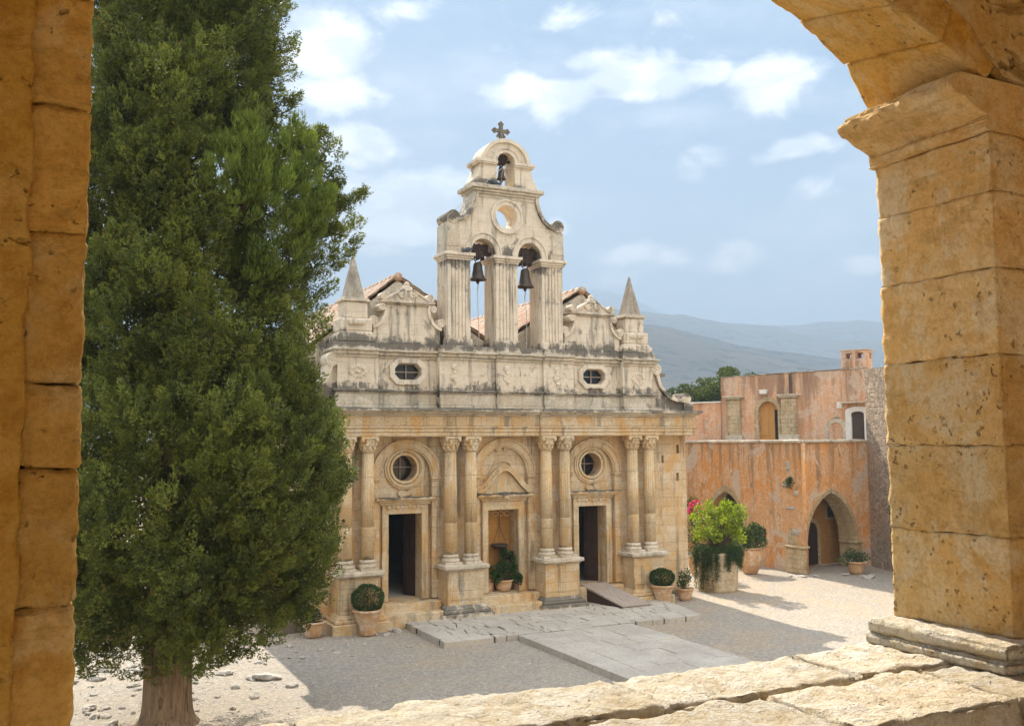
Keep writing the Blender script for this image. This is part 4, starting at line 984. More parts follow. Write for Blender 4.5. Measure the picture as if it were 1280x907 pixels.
# wall A runs from far to near so that its outside (local -y) faces the court
MA, LA = wallM(A1, K)
sA = lambda s_: LA - s_          # distance measured from the corner
hA = arch_outline(sA(5.0), 1.25, .0, 1.35, 1.5, 14, True)
plate('court_wall', rect(0, LA + .02, GND, 4.92), [hA], 0, .18, ORANGE, wing, MA)
tmb(MB().box(0, LA - .02, -.07, .55, 4.922, 5.03), MA).build('coping', GREY, wing, .02, (.02, 3, .3))
ring = arch_outline(sA(5.0), 1.25, .0, 1.35, 1.5, 14, True)[1:]; ring2 = arch_outline(sA(5.0), 1.50, .0, 1.35, 1.78, 14, True)[1:]
b = MB(); ring += [(sA(5) - 1.25, 0.)]; ring2 += [(sA(5) - 1.5, 0.)]
b.prism(ring + ring2[::-1], -.03, .40); tmb(b, MA).build('arch_ring', YRUB, wing, .01, (.012, 5, .2))
b = MB(); b.box(sA(7.2), sA(2.4), 2.0, 2.1, 0, 3.6); b.box(sA(2.5), sA(2.4), .5, 2.0, 0, 3.6); b.box(sA(7.2), sA(7.1), .5, 2.0, 0, 3.6); b.box(sA(7.2), sA(2.4), .5, 2.1, 3.6, 3.7)
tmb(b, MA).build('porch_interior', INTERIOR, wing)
# exposed stones, patches
for s_, z, w, h in ((.95, 3.26, .55, .2), (.72, 2.40, .62, .18), (.40, 1.5, .42, .26), (.75, 4.05, .30, .42), (.55, .35, .7, .22), (.35, 3.0, .3, .25)):
    b = MB(); b.add(*rough_hex(hexbox(sA(s_) - w / 2, sA(s_) + w / 2, -.035 if h < 1 else -.012, .2, z - h / 2, z + h / 2), .06, .03, .06, 5, s_, 1.5))
    tmb(b, MA).build('exposed_stone', ROCK, wing, 0, None, True)
# wall B with the pointed porch
Bp = (17.5, 2.36)
MBm, LB = wallM(K, Bp)
hB = arch_outline(1.66, 1.46, -.02, 1.05, 1.95, 18, True)
plate('porch_wall', rect(.12, LB, GND, 4.92), [hB], .002, .55, ORANGE, wing, MBm)
tmb(MB().box(.05, LB, -.07, .6, 4.924, 5.032), MBm).build('coping', GREY, wing, .02, (.02, 3, .3))
ring = arch_outline(1.66, 1.44, 0, 1.05, 1.93, 18, True)[1:] ; ring2 = arch_outline(1.66, 1.60, 0, 1.05, 2.12, 18, True)[1:]
ring[0] = (1.66 + 1.44, 1.0); ring2[0] = (1.66 + 1.60, 1.0); ring.append((1.66 - 1.44, 1.0)); ring2.append((1.66 - 1.60, 1.0))
b = MB(); b.prism(ring + ring2[::-1], -.03, .80); tmb(b, MBm).build('porch_arch', YRUB, wing, .012, (.015, 5, .18))
for s_ in (-1, 1):
    b = MB(); x = 1.66 + s_ * 1.60; b.box(x - .22, x + .22, -.08, .8, .94, 1.03); b.box(x - .17, x + .17, -.04, .78, 0, .94)
    tmb(b, MBm).build('porch_pillar', YRUB, wing, .02, (.02, 5, .18))
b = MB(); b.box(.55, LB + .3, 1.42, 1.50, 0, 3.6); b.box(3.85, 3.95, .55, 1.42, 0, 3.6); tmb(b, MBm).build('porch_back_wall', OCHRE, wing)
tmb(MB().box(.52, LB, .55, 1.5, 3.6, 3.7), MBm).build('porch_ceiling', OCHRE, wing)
b = MB(); d_o = arch_outline(2.12, .52, 0, 1.30, .60, 12); d_i = arch_outline(2.12, .38, 0, 1.28, .46, 12); b.prism(d_o[1:] + [(2.12 - .52, 0)] + [(2.12 - .38, 0)] + d_i[1:][::-1], 1.34, 1.45)
df = tmb(b, MBm).build('porch_door_frame', YRUB, wing, .01)
b = MB(); b.prism(arch_outline(2.12, .38, 0.05, 1.28, .46, 12), 1.38, 1.44); tmb(b, MBm).build('porch_door', WOOD, df)
b = MB(); b.box(3.04, 3.64, 1.36, 1.44, 1.78, 2.42); wf = tmb(b, MBm).build('porch_window_frame', YRUB, wing, .015, (.02, 6, .15))
b = MB(); b.box(3.15, 3.53, 1.345, 1.36, 1.88, 2.32); tmb(b, MBm).build('pane', GLASS, wf)
b = MB(); [b.box(x - .012, x + .012, 1.32, 1.344, 1.86, 2.34) for x in (3.24, 3.34, 3.44)]; [b.box(3.13, 3.55, 1.31, 1.335, z - .012, z + .012) for z in (2.02, 2.17)]; tmb(b, MBm).build('grille', IRON, wf)
# rubble end wall C, running toward the gallery
MC, LC = wallM((17.35, 2.30), (14.2, -6.5))
plate('rubble_end_wall', rect(.0, LC, GND, 7.84), [], 0, .6, RUBBLE, wing, MC)
# flat roof between, upper wall U set back behind the parapet
b = MB(); b.add([(13.6, 2.0, 4.7), (17.4, 2.45, 4.7), (18.6, 3.4, 4.7), (15.4, 9.0, 4.7), (14.45, 13.5, 4.7)], [(0, 1, 2, 3, 4)]); b.build('terrace_roof', GROUND, wing)
U0p, U1p = (15.27, 8.80), (18.37, 3.39)
MU, LU = wallM(U0p, U1p)
MU = Matrix.Translation((0, 0, -.2527)) @ MU @ Matrix.Scale(1.05, 4); LU /= 1.05
sl = 6.0 - LU
hU = [arch_outline(2.06, .42, 5.05, 6.18, .48, 12)[0:], rect(5.55, 5.93, 5.0, 6.15)]
hU[1] = arch_outline(5.72, .25, 5.02, 6.05, .10, 8)
plate('upper_wall', [(0, 4.7), (LU + .25, 4.7), (LU + .25, 7.86), (0, 7.74)], hU, 0, .45, PINK, wing, MU)
b = MB(); b.prism([(-.03, 7.742), (LU + .25, 7.862), (LU + .25, 7.90), (-.03, 7.78)], -.03, .48); tmb(b, MU).build('coping', GREY, wing, .01, (.012, 4, .3))
o2 = arch_outline(2.06, .58, 5.05, 6.18, .66, 14); i2 = arch_outline(2.06, .42, 5.05, 6.18, .48, 14)
b = MB(); b.prism(o2[1:] + [(1.48, 5.05), (1.64, 5.05)] + i2[1:][::-1], -.03, .3); uf = tmb(b, MU).build('arched_door_frame', YRUB, wing, .01, (.01, 5, .2))
b = MB(); b.prism(arch_outline(2.06, .42, 5.05, 6.18, .48, 14), .18, .24); b.box(2.04, 2.08, .165, .18, 5.05, 6.6)
b.box(1.70, 2.0, .16, .18, 5.2, 6.05); ud = tmb(b, MU).build('arched_door', AMBER, uf, .004)
b = MB(); b.box(2.30, 2.42, .13, .179, 5.05, 6.3); tmb(b, MU).build('door_gap_shade', GLASS, ud)  # solid dark strip painted in for the shade of the opening
for x0, x1, mt in ((.27, .93, YRUB), (2.62, 3.34, YRUB)):
    b = MB(); b.box(x0 + .04, x1 - .04, -.16, .0, 5.0, 6.78); p_ = tmb(b, MU).build('pilaster', mt, wing, .015, (.02, 5, .18))
    b = MB(); b.box(x0 - .03, x1 + .03, -.24, .0, 6.782, 6.86); b.box(x0 - .10, x1 + .12, -.30, .0, 6.86, 6.92); tmb(b, MU).build('pilaster_cap', GREY, p_, .01, (.015, 6, .15))
    b = MB(); b.box(x0 - .05, x1 + .05, -.24, .0, 5.0, 5.24); tmb(b, MU).build('pilaster_base', GREY, p_, .015, (.015, 6, .15))
b = MB(); b.tube([(3.06, -.05, 7.78), (3.06, -.06, 6.95)], .06, 8); tmb(b, MU).build('drain_stain', SHUT, wing)
g1 = arch_outline(4.86, .44, 5.0, 5.45, .50, 12, True); g2 = arch_outline(4.86, .27, 5.0, 5.40, .34, 12, True)
b = MB(); b.prism(g1[1:] + [(4.42, 5.0), (4.59, 5.0)] + g2[1:][::-1], -.025, .05); tmb(b, MU).build('blocked_arch', GREY, wing, .01, (.015, 6, .15))
w1 = arch_outline(5.72, .48, 4.98, 6.15, .20, 8); w2 = arch_outline(5.72, .25, 5.02, 6.05, .10, 8)
b = MB(); b.prism(w1[1:] + [(5.24, 4.98), (5.47, 5.02)] + w2[1:][::-1], -.04, .3); wf = tmb(b, MU).build('window_frame', WHITE, wing, .01, (.008, 5, .2))
b = MB(); b.prism(w2, .10, .14); [b.box(5.49, 5.95, .085, .10, 5.06 + k * .075, 5.10 + k * .075) for k in range(13)]; tmb(b, MU).build('shutter', SHUT, wf)
b = MB(); b.box(5.10, 6.22, -.26, .02, 6.48, 6.53); tmb(b, MU).build('window_hood', GREY, wing, .01)
# lower stretch further left and the chimney
ML, LL = wallM((14.3, 10.6), (15.26, 8.83))
plate('lower_upper_wall', rect(-3.5, LL, 4.6, 6.74), [], 0.02, .4, PINK, wing, ML)
tmb(MB().box(-3.5, LL, -.03, .44, 6.742, 6.80), ML).build('coping', WHITE, wing, .01)
ch = empty('chimney', (0, 0, 0), 0, wing)
b = MB(); x0, x1, y0, y1 = 5.12, 6.20, .05, .75
b.box(x0, x1, y0, y1, 7.6, 8.28)
for xa, xb in ((x0, x0 + .2), (x0 + .42, x1 - .42), (x1 - .2, x1)): b.box(xa, xb, y0, y0 + .18, 8.28, 8.50); b.box(xa, xb, y1 - .18, y1, 8.28, 8.50)
b.box(x0, x1, y0, y1, 8.50, 8.60); tmb(b, MU).build('chimney_stack', PINK, ch, .012)
tmb(MB().box(x0 - .02, x1 + .02, y0 - .02, y1 + .02, 8.602, 8.64), MU).build('chimney_cap', TERRA, ch, .01)
# fittings on the wing
def fixture(name, label, cat, s_, z, builder, mat):
    b = builder(MB()); o = b.build(name, mat, None, .004); p = MU @ Vector((s_, 0, z)); o.matrix_world = Matrix.Translation(p) @ Matrix.Rotation(math.atan2(U1p[1] - U0p[1], U1p[0] - U0p[0]), 4, 'Z'); tag(o, label, cat); return o
fixture('wall_lamp', 'small pale floodlight fixed on the pink wall above the arched door', 'lamp', 1.96, 7.05, lambda b: b.box(-.03, .03, -.12, 0, -.03, .03).taper(0, -.2, -.10, .10, .12, .09, .18, .12).box(-.15, .15, -.33, -.3, -.08, .1), WHITE)
fixture('wall_plaque', 'small square white plaque beside the shuttered window', 'plaque', 5.02, 6.42, lambda b: b.box(-.11, .11, -.03, 0, -.14, .14).box(-.05, .05, -.036, -.03, -.06, .06), WHITE)
# yellowish rubble wall far behind and the tree beyond it
fw = plate('boundary_wall', [(0, 0), (16, 0), (16, 7.05), (9, 7.02), (4, 7.1), (0, 7.0)], [], 0, .5, YRUB, None, wallM((9.0, 15.5), (25, 13.5))[0])
tag(fw, 'long yellowish rubble wall behind the church corner', 'wall')

# ================================================================== GALLERY (the arch the picture looks through)
gal = empty('gallery')
tag(gal, 'upper stone gallery with a round arched opening, moulded pier, worn sill and rough vault', 'gallery')
XL, XR, YO, YI, ZS, ZSP = -12.375, -9.715, -23.32, -23.79, 4.35, 6.22
XC = (XL + XR) / 2
def out_curve(t):    # t 0..1 from right springing to left springing, outer edge
    P = [(-9.72, 6.22), (-9.745, 6.30), (-9.80, 6.37), (-9.91, 6.455), (-10.06, 6.535), (-10.19, 6.59), (-10.45, 6.675), (-10.75, 6.735), (XC, 6.755)]
    return curve(P, t)
def in_curve(t):
    P = [(-9.72, 6.20), (-9.79, 6.25), (-9.88, 6.29), (-9.97, 6.325), (-10.06, 6.355), (-10.2, 6.41), (-10.45, 6.48), (-10.75, 6.53), (XC, 6.545)]
    return curve(P, t)
def curve(P, t):
    P = P + [(2 * XC - x, z) for x, z in P[-2::-1]]
    d = [0]
    for a, b_ in zip(P, P[1:]): d.append(d[-1] + math.hypot(b_[0] - a[0], b_[1] - a[1]))
    return float(np.interp(t * d[-1], d, [p[0] for p in P])), float(np.interp(t * d[-1], d, [p[1] for p in P]))
def ext(t, c, k):
    x, z = c(t); x2, z2 = c(min(1, t + .01)); x1, z1 = c(max(0, t - .01)); tx, tz = x2 - x1, z2 - z1; l = math.hypot(tx, tz)
    return x + tz / l * k, z - tx / l * k
hole = [(XR + .30, 3.9), (XR + .30, 6.22)]
for i in range(17):
    x, z = ext(i / 16, out_curve, .27); hole.append((min(XR + .30, max(XL - .30, x)), z + .02))
hole += [(XL - .30, 6.22), (XL - .30, 3.9)]
other = [arch_outline(XC + k * 3.75, 1.32, ZS, ZSP, .52, 14) for k in (-3, -2, -1, 1, 2, 3)]
low = [arch_outline(XC + k * 3.75, 1.3, 0.0, 2.0, .62, 12) for k in range(-3, 4)]
gw = plate('outer_wall', rect(-34, 14, GND, 8.6), [hole] + other + low, YI + .03, YO - .005, GALW, gal)
def hexes(name, blocks, mat, parent=gal, **kw):
    b = MB()
    for i, c_ in enumerate(blocks): b.add(*rough_hex(c_, seed=len(name) * 3.3 + i * 1.37, **kw))
    return b.build(name, mat, parent, 0, None, True)
# right pier: courses of big ashlar
zc = [4.43, 4.52, 4.81, 5.09, 5.36, 5.64, 5.86, 6.05]
zc = [4.43, 4.74, 5.03, 5.32, 5.60, 5.85, 6.045]
bl = []
for i in range(len(zc) - 1):
    j1, j2 = random.uniform(-.001, .001), random.uniform(-.001, .001)
    bl.append(hexbox(XR + j1, XR + .30, YI + j2, YO, zc[i] + .0002, zc[i + 1] - .0002))
hexes('pier', bl, PIER, res=.0115, amp=.0065, rad=.0018, sc=17)
# impost: profile carried round the pier head
def impost(x, s_, name, dz_=0.0):
    prof = [(6.045, .0), (6.05, .022), (6.075, .026), (6.085, .008), (6.10, .03), (6.12, .085), (6.145, .125), (6.148, .15), (6.17, .172), (6.19, .165), (6.20, .14), (6.22, .13)]
    pz = [q[0] for q in prof]; pp = [q[1] for q in prof]; dd = np.concatenate([[0], np.cumsum(np.hypot(np.diff(pz), np.diff(pp)))]); tt_ = np.linspace(0, dd[-1], 40)
    prof = list(zip(np.interp(tt_, dd, pz), np.interp(tt_, dd, pp)))
    vs = []; ny = 70; n = len(prof)
    ys = np.linspace(YO + .02, YI, ny)
    for j, y in enumerate(ys):
        for z, p in prof:
            chipn = .02 * max(0, fbm((y * 6, z * 9, 2.2), 1.0, 3)) + .012 * fbm((y * 14, z * 20, 1.1), 1.0, 2)
            q = (p if 0 < j < ny - 1 else p * .97)
            vs.append((x - s_ * (q - chipn * (q > .02)), y, z + .006 * fbm((y * 7, p * 9, 5.5), 1.0, 2) - .03 * (YO - y) * 0))
    fs = []
    for j in range(ny - 1):
        for i in range(n - 1): fs.append((j * n + i, (j + 1) * n + i, (j + 1) * n + i + 1, j * n + i + 1) if s_ > 0 else (j * n + i, j * n + i + 1, (j + 1) * n + i + 1, (j + 1) * n + i))
    base = len(vs)
    for j, y in enumerate(ys): vs.append((x + s_ * .30, y, 6.045)); vs.append((x + s_ * .30, y, 6.22))
    for jj in (0, ny - 1): fs.append(tuple(jj * n + i for i in range(n)) + (base + 2 * jj + 1, base + 2 * jj))
    for j in range(ny - 1):
        fs.append((j * n + n - 1, (j + 1) * n + n - 1, base + 2 * (j + 1) + 1, base + 2 * j + 1))
        fs.append((j * n, (j + 1) * n, base + 2 * (j + 1), base + 2 * j))
    b = MB(); b.add([(q[0], q[1], q[2] + dz_) for q in vs], fs); o = b.build(name, PIER, gal)
    bm = bmesh.new(); bm.from_mesh(o.data); bmesh.ops.triangulate(bm, faces=[f for f in bm.faces if len(f.verts) > 4]); bmesh.ops.recalc_face_normals(bm, faces=bm.faces); bm.to_mesh(o.data); bm.free()
    return o
impost(XR, 1, 'impost'); impost(XL, -1, 'impost', .085)
# moulded base of the pier
hexes('pier_base', [hexbox(XR - .135, XR + .30, YI - .07, YO + .01, 4.343, 4.385), hexbox(XR - .128, XR + .30, YI - .07, YO + .005, 4.384, 4.432)], SILL, res=.009, amp=.005, rad=.012, sc=18)
# left jamb with its quoins: face towards the room
zl = [4.345, 4.50, 4.75, 5.01, 5.17, 5.46, 5.71, 5.93, 6.045]
bl = []
for i in range(len(zl) - 1):
    j1 = random.uniform(-.002, .002)
    bl.append(hexbox(XL - .30, XL + j1, YI - .012 + random.uniform(-.001, .001), YO, zl[i] + .0004, zl[i + 1] - .0004))
hexes('jamb', bl, GAL, res=.009, amp=.0075, rad=.006, sc=20, chip=1.5)
# plaster coat left of the quoins, ragged edge
def ragged(x0, xe, z0, z1, y0, y1, amp, n=220):
    p = [(x0, z0)] + [(xe + amp * fbm((z0 + (z1 - z0) * i / n, 3.1, 1.2), 9.0, 5), z0 + (z1 - z0) * i / n) for i in range(n + 1)] + [(x0, z1)]
    return p
plate('plaster_coat', ragged(-13.40, XL - .098, 3.4, 6.6, 0, 0, .014), [], YI - .026, YI - .012, INNERP, gal, None, .004)
# arch of voussoirs, outer edge higher than inner
NV = 13
cuts = [0] + [(i + random.uniform(-.12, .12)) / NV for i in range(1, NV)] + [1]
bl = []
for i in range(NV):
    t0, t1 = cuts[i] + .0002, cuts[i + 1] - .0002
    c_ = []
    for zz in (0, 1):
        for yy, cur in ((YI, in_curve), (YO, out_curve)):
            for t in (t1, t0):
                x, z = cur(t) if zz == 0 else ext(t, cur, .27 if cur is out_curve else .21)
                c_.append((x, yy, max(z, 6.222) if zz == 0 else z))
    bl.append(c_)
hexes('arch', bl, GAL, res=.015, amp=.007, rad=.0035, sc=14)
# sill slabs: two rows with an open joint
xs1 = [-12.9, -11.86, -10.92, -10.22, -9.40]; xs2 = [-12.9, -12.0, -11.25, -10.62, -10.02, -9.40]
bl = []
for i in range(len(xs1) - 1): bl.append(hexbox(xs1[i] + .005, xs1[i + 1] - .006, -23.652, -23.325 + random.uniform(-.012, .012), 4.10, ZS + random.uniform(-.006, .004)))
for i in range(len(xs2) - 1): bl.append(hexbox(xs2[i] + .006, xs2[i + 1] - .005, -24.02 + random.uniform(-.012, .012), -23.668, 4.10, ZS - random.uniform(0, .012)))
hexes('sill', bl, SILL, res=.011, amp=.009, rad=.014, sc=13, chip=2.4)
bl = []
for j, (z0, z1) in enumerate(((3.86, 4.094), (3.62, 3.856), (3.42, 3.616))):
    x = -13.0 + .2 * j
    while x < -8.6:
        w = random.uniform(.35, .55); bl.append(hexbox(x + .004, x + w - .004, -24.0 + random.uniform(-.01, .01), -23.4, z0 + .003, z1 - .003)); x += w
hexes('parapet', bl, GAL, res=.04, amp=.008, rad=.016, sc=8)
# room: inner wall, vault, floor, back wall
big = [(XR + .27, 3.5), (XR + .27, 6.215), (XR + .06, 6.235)] + [ext(i / 16, in_curve, .13) for i in range(1, 16)] + [(XL - .06, 6.235), (XL - .27, 6.215), (XL - .27, 3.5)]
plate('inner_wall', rect(-33, 13, 3.4, 8.2), [big] + other, YI - .01, YI + .02, RUBI, gal)
n = 20; ring = [(YI - .02 - 1.95 + 1.95 * math.cos(math.pi * i / n), 6.62 + 1.15 * math.sin(math.pi * i / n)) for i in range(n + 1)]
vs = []; fs = []; nx_ = 150
for xi in range(nx_ + 1):
    for y, z in ring: vs.append((-33 + 46 * xi / nx_, y + .03 * fbm((xi * .3, z, y), 1.5, 3), z + .06 * fbm((xi * .29, y, z), 2.0, 3)))
for xi in range(nx_):
    for i in range(n): fs.append((xi * (n + 1) + i, xi * (n + 1) + i + 1, (xi + 1) * (n + 1) + i + 1, (xi + 1) * (n + 1) + i))
b = MB(); b.add(vs, fs); b.build('vault', RUBI, gal, 0, None, True)
b = MB(); b.box(-33, 13, -27.9, YI + .1, 3.3, 3.42); b.build('gallery_floor', SILL, gal)
plate('back_wall', rect(-33, 13, 3.42, 8.2), [arch_outline(XC + k * 3.75 + .6, 1.05, 4.0, 5.75, .75, 14) for k in range(-5, 6)], -27.9, -27.68, LIMEW, gal)  # openings and pale finish added behind the view to light the jambs
b = MB(); b.box(-33.2, -33, -27.9, YI, 3.42, 8.2); b.box(13, 13.2, -27.9, YI, 3.42, 8.2); b.build('end_wall', LIMEW, gal)
b = MB(); b.box(-34, 14, -28.5, YI + .02, 8.3, 8.6); b.build('gallery_roof', GALW, gal)

# ================================================================== CYPRESS
TX, TY = -10.25, -7.2
cyp = empty('cypress_tree', (TX, TY, 0))
tag(cyp, 'tall dense dark green cypress with a thick bare trunk in front of the church', 'tree')
# trunk with ribs and root flare
seg = 48; zs_ = [-.15, 0, .05, .12, .25, .45, .7, 1.0, 1.4, 1.9, 2.6, 4, 6, 9, 12, 14.5, 15.6]
rr_ = [.62, .56, .52, .475, .44, .425, .42, .41, .41, .42, .40, .36, .31, .24, .16, .09, .02]
vs = []; fs = []
zz = list(np.concatenate([np.linspace(-.15, 2.4, 52), np.linspace(2.6, 15.6, 20)]))
for z in zz:
    r_ = np.interp(z, zs_, rr_)
    for k in range(seg):
        a = 2 * math.pi * k / seg
        rib = .10 * mnoise.noise(Vector((math.cos(a) * 1.6, math.sin(a) * 1.6, z * .22))) + .05 * mnoise.noise(Vector((math.cos(a) * 5, math.sin(a) * 5, z * .45 + 4))) + .025 * mnoise.noise(Vector((math.cos(a) * 12, math.sin(a) * 12, z * 1.2)))
        fl = 1 + (.22 * max(0, math.sin(a * 3 + .6)) * max(0, (.5 - z)) if z < .5 else 0)
        knot = .10 * math.exp(-(((a - 4.35) / .30) ** 2 + ((z - .62) / .20) ** 2)) - .09 * math.exp(-(((a - 4.35) / .18) ** 2 + ((z - .55) / .13) ** 2))
        q = r_ * (1 + rib) * fl + knot * (z < 1.6)
        vs.append((q * math.cos(a), q * math.sin(a), z))
n = len(zz)
for i in range(n - 1):
    for k in range(seg):
        k2 = (k + 1) % seg; fs.append((i * seg + k, i * seg + k2, (i + 1) * seg + k2, (i + 1) * seg + k))
trunk_v, trunk_f = vs, fs
RZ = [1.45, 1.6, 1.9, 2.2, 2.9, 3.5, 4.4, 5.4, 6.3, 7.1, 8.4, 9.0, 9.5, 10.3, 11.0, 11.8, 13.0, 13.9, 14.7, 15.4, 15.9]
RR = [1.2, 2.5, 2.9, 3.15, 3.4, 3.5, 3.55, 3.3, 2.95, 2.85, 2.75, 2.75, 2.8, 2.75, 2.4, 2.25, 2.15, 2.0, 1.35, .7, .15]
camr = np.array([math.cos(yaw), -math.sin(yaw)])            # the side that faces right of the court
def env(z, ang):
    r_ = np.interp(z, RZ, RR)
    side = math.cos(ang - math.atan2(camr[1], camr[0]))
    bulge = .75 * math.exp(-((z - 9.3) / 1.35) ** 2) * max(0, side) ** 6    # side stem standing out
    return r_ * (0.98 + .02 * side) + bulge
Cs, Ds, Ls, Ti = [], [], [], []
b = MB(); Cb, Db, Tb = [], [], []
nl = 600; ga = math.pi * (3 - math.sqrt(5))
zg = np.linspace(1.5, 15.8, 300); zz = np.interp(np.linspace(0, 1, nl), np.cumsum(np.interp(zg, RZ, RR)) / np.sum(np.interp(zg, RZ, RR)), zg)
for i in range(nl):
    z = zz[i] + random.uniform(-.2, .2); a = i * ga + random.uniform(-.3, .3)
    f = env(z, a); depth = 1.0 - .22 * random.random() - (.25 if random.random() < .12 else 0)
    und = .12 * mnoise.noise(Vector((math.cos(a) * 2.1, math.sin(a) * 2.1, z * .75))) + .10 * mnoise.noise(Vector((math.cos(a) * 5, math.sin(a) * 5, z * 1.9)))
    rad = max(.25, f * depth * (1 + und) - .50)
    out = np.array([math.cos(a), math.sin(a), 0.0]); c = out * rad + np.array([0, 0, z])
    upw = .35 + .6 * min(1, max(0, (z - 1.5) / 3)); ax = out * random.uniform(.35, .9) + np.array([0, 0, upw]) + rng.normal(size=3) * .2; ax /= np.linalg.norm(ax)
    s1 = np.cross(ax, rng.normal(size=3)); s1 /= np.linalg.norm(s1); s2 = np.cross(ax, s1)
    L_ = random.uniform(.46, .84) * (1 if z < 14 else .75); w_ = L_ * random.uniform(.48, .64)
    facing = (out[0] * (CAM.x - TX) + out[1] * (CAM.y - TY)) / 19
    ntuft = int((23 if facing > -.2 else 14) * (L_ / .48) ** 2)
    tc, tn = lobe_points(c, [ax * L_, s1 * w_, s2 * w_], ntuft, .9)
    keep = (tn @ (out * .8 + np.array([0, 0, .45]))) > -.35; tc = tc[keep]; tn = tn[keep]; ntuft = len(tc)
    kk = 90 if facing > -.2 else 30
    fa = unit(tn * .7 + ax * .55 + np.array([0, 0, .35]) + rng.normal(size=(ntuft, 3)) * .22); fl = rng.uniform(.12, .24, (ntuft, 1)); fw = fl * rng.uniform(.36, .50, (ntuft, 1))
    u = unit(rng.normal(size=(ntuft * kk, 3))); al = (u * np.repeat(fa, kk, 0)).sum(1, keepdims=True); per = u - al * np.repeat(fa, kk, 0)
    cc = np.repeat(tc, kk, 0) + (np.repeat(fa * fl, kk, 0) * al + per * np.repeat(fw, kk, 0)) * rng.uniform(.72, 1.0, (ntuft * kk, 1))
    dd = u * .8 + np.repeat(fa, kk, 0) * .7 + rng.normal(size=(ntuft * kk, 3)) * .25
    tt = np.clip(np.repeat(rng.normal(.38, .22, ntuft), kk) + .16 * al[:, 0] + rng.normal(0, .10, ntuft * kk) + random.uniform(-.14, .14), 0, .92); tt[rng.random(len(tt)) < (.05 if random.random() < .05 else .001)] = 1.0
    side = (a - math.atan2(-18.6, -2.2) + math.pi) % (2 * math.pi) - math.pi
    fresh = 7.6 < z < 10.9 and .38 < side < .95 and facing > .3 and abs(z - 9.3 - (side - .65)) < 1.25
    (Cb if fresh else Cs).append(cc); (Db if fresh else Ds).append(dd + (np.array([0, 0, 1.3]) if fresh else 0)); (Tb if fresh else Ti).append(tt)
    if random.random() < .12:
        p0 = Vector((0, 0, max(1.2, z - rad * .55 - .2))) + Vector(out * .25); b.tube([p0, (p0 + Vector(c)) / 2 + Vector((0, 0, -.12)), Vector(c)], [.05, .032, .012], 5)
# side branch tips that stand out on the right against the sky
for zt, rt, nn in ((9.55, 3.30, 7), (9.9, 2.9, 4), (10.8, 2.65, 4), (11.4, 2.2, 3), (9.0, 2.8, 4)):
    for k in range(nn):
        out = np.array([camr[0], camr[1], 0.0]); t = k / max(1, nn - 1); c = out * (rt - 1.0 + 1.0 * t) + np.array([random.uniform(-.1, .1), random.uniform(-.1, .1), zt - .30 + .38 * t + random.uniform(-.08, .08)])
        ax = out * .9 + np.array([0, 0, .45]); ax /= np.linalg.norm(ax); s1 = np.cross(ax, [0, 1, .1]); s1 /= np.linalg.norm(s1); s2 = np.cross(ax, s1); q = .34 - .17 * t
        tc, tn = lobe_points(c, [ax * q * 1.3, s1 * q * .6, s2 * q * .6], 60, .6); cc = np.repeat(tc, 13, 0) + rng.normal(size=(60 * 13, 3)) * .035; dd = np.repeat(unit(tn * .6 + ax * .7), 13, 0) + rng.normal(size=(60 * 13, 3)) * .6
        Cs.append(cc); Ds.append(dd); Ti.append(np.clip(rng.normal(.45, .18, len(cc)), 0, .9))
b.add(trunk_v, trunk_f); b.build('trunk', BARK, cyp, 0, None, True)
# inner foliage so that the crown is not hollow
n = 110000; z = np.interp(rng.random(n), np.cumsum(np.interp(zg, RZ, RR)) / np.sum(np.interp(zg, RZ, RR)), zg); a = rng.random(n) * 6.2832; r_ = np.interp(z, RZ, RR) * rng.uniform(.25, .58, n)
cc = np.stack([r_ * np.cos(a), r_ * np.sin(a), z + rng.normal(0, .1, n) + .2], 1)
thin = np.array([mnoise.noise(Vector(q) * .9) for q in cc]) > -.12; cc = cc[thin]; n = len(cc)
Cs.append(cc); Ds.append(rng.normal(size=(n, 3)) + np.array([0, 0, .6])); Ti.append(np.clip(rng.normal(.3, .15, n), 0, .9)); big_from = sum(len(q) for q in Cs[:-1])
C_ = np.concatenate(Cs); D_ = np.concatenate(Ds); T_ = np.concatenate(Ti)
ln_ = rng.uniform(.032, .062, len(C_)); wd_ = rng.uniform(.020, .034, len(C_)); ln_[big_from:] *= 2.6; wd_[big_from:] *= 2.4
leaf_mesh('crown', C_, D_, ln_, wd_, CYP, cyp, T_, True)
C_ = np.concatenate(Cb); D_ = np.concatenate(Db); T_ = np.concatenate(Tb)
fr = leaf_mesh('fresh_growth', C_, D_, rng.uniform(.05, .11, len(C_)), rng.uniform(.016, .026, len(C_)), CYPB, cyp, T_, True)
fr['label'] = 'brighter green feathery growth'

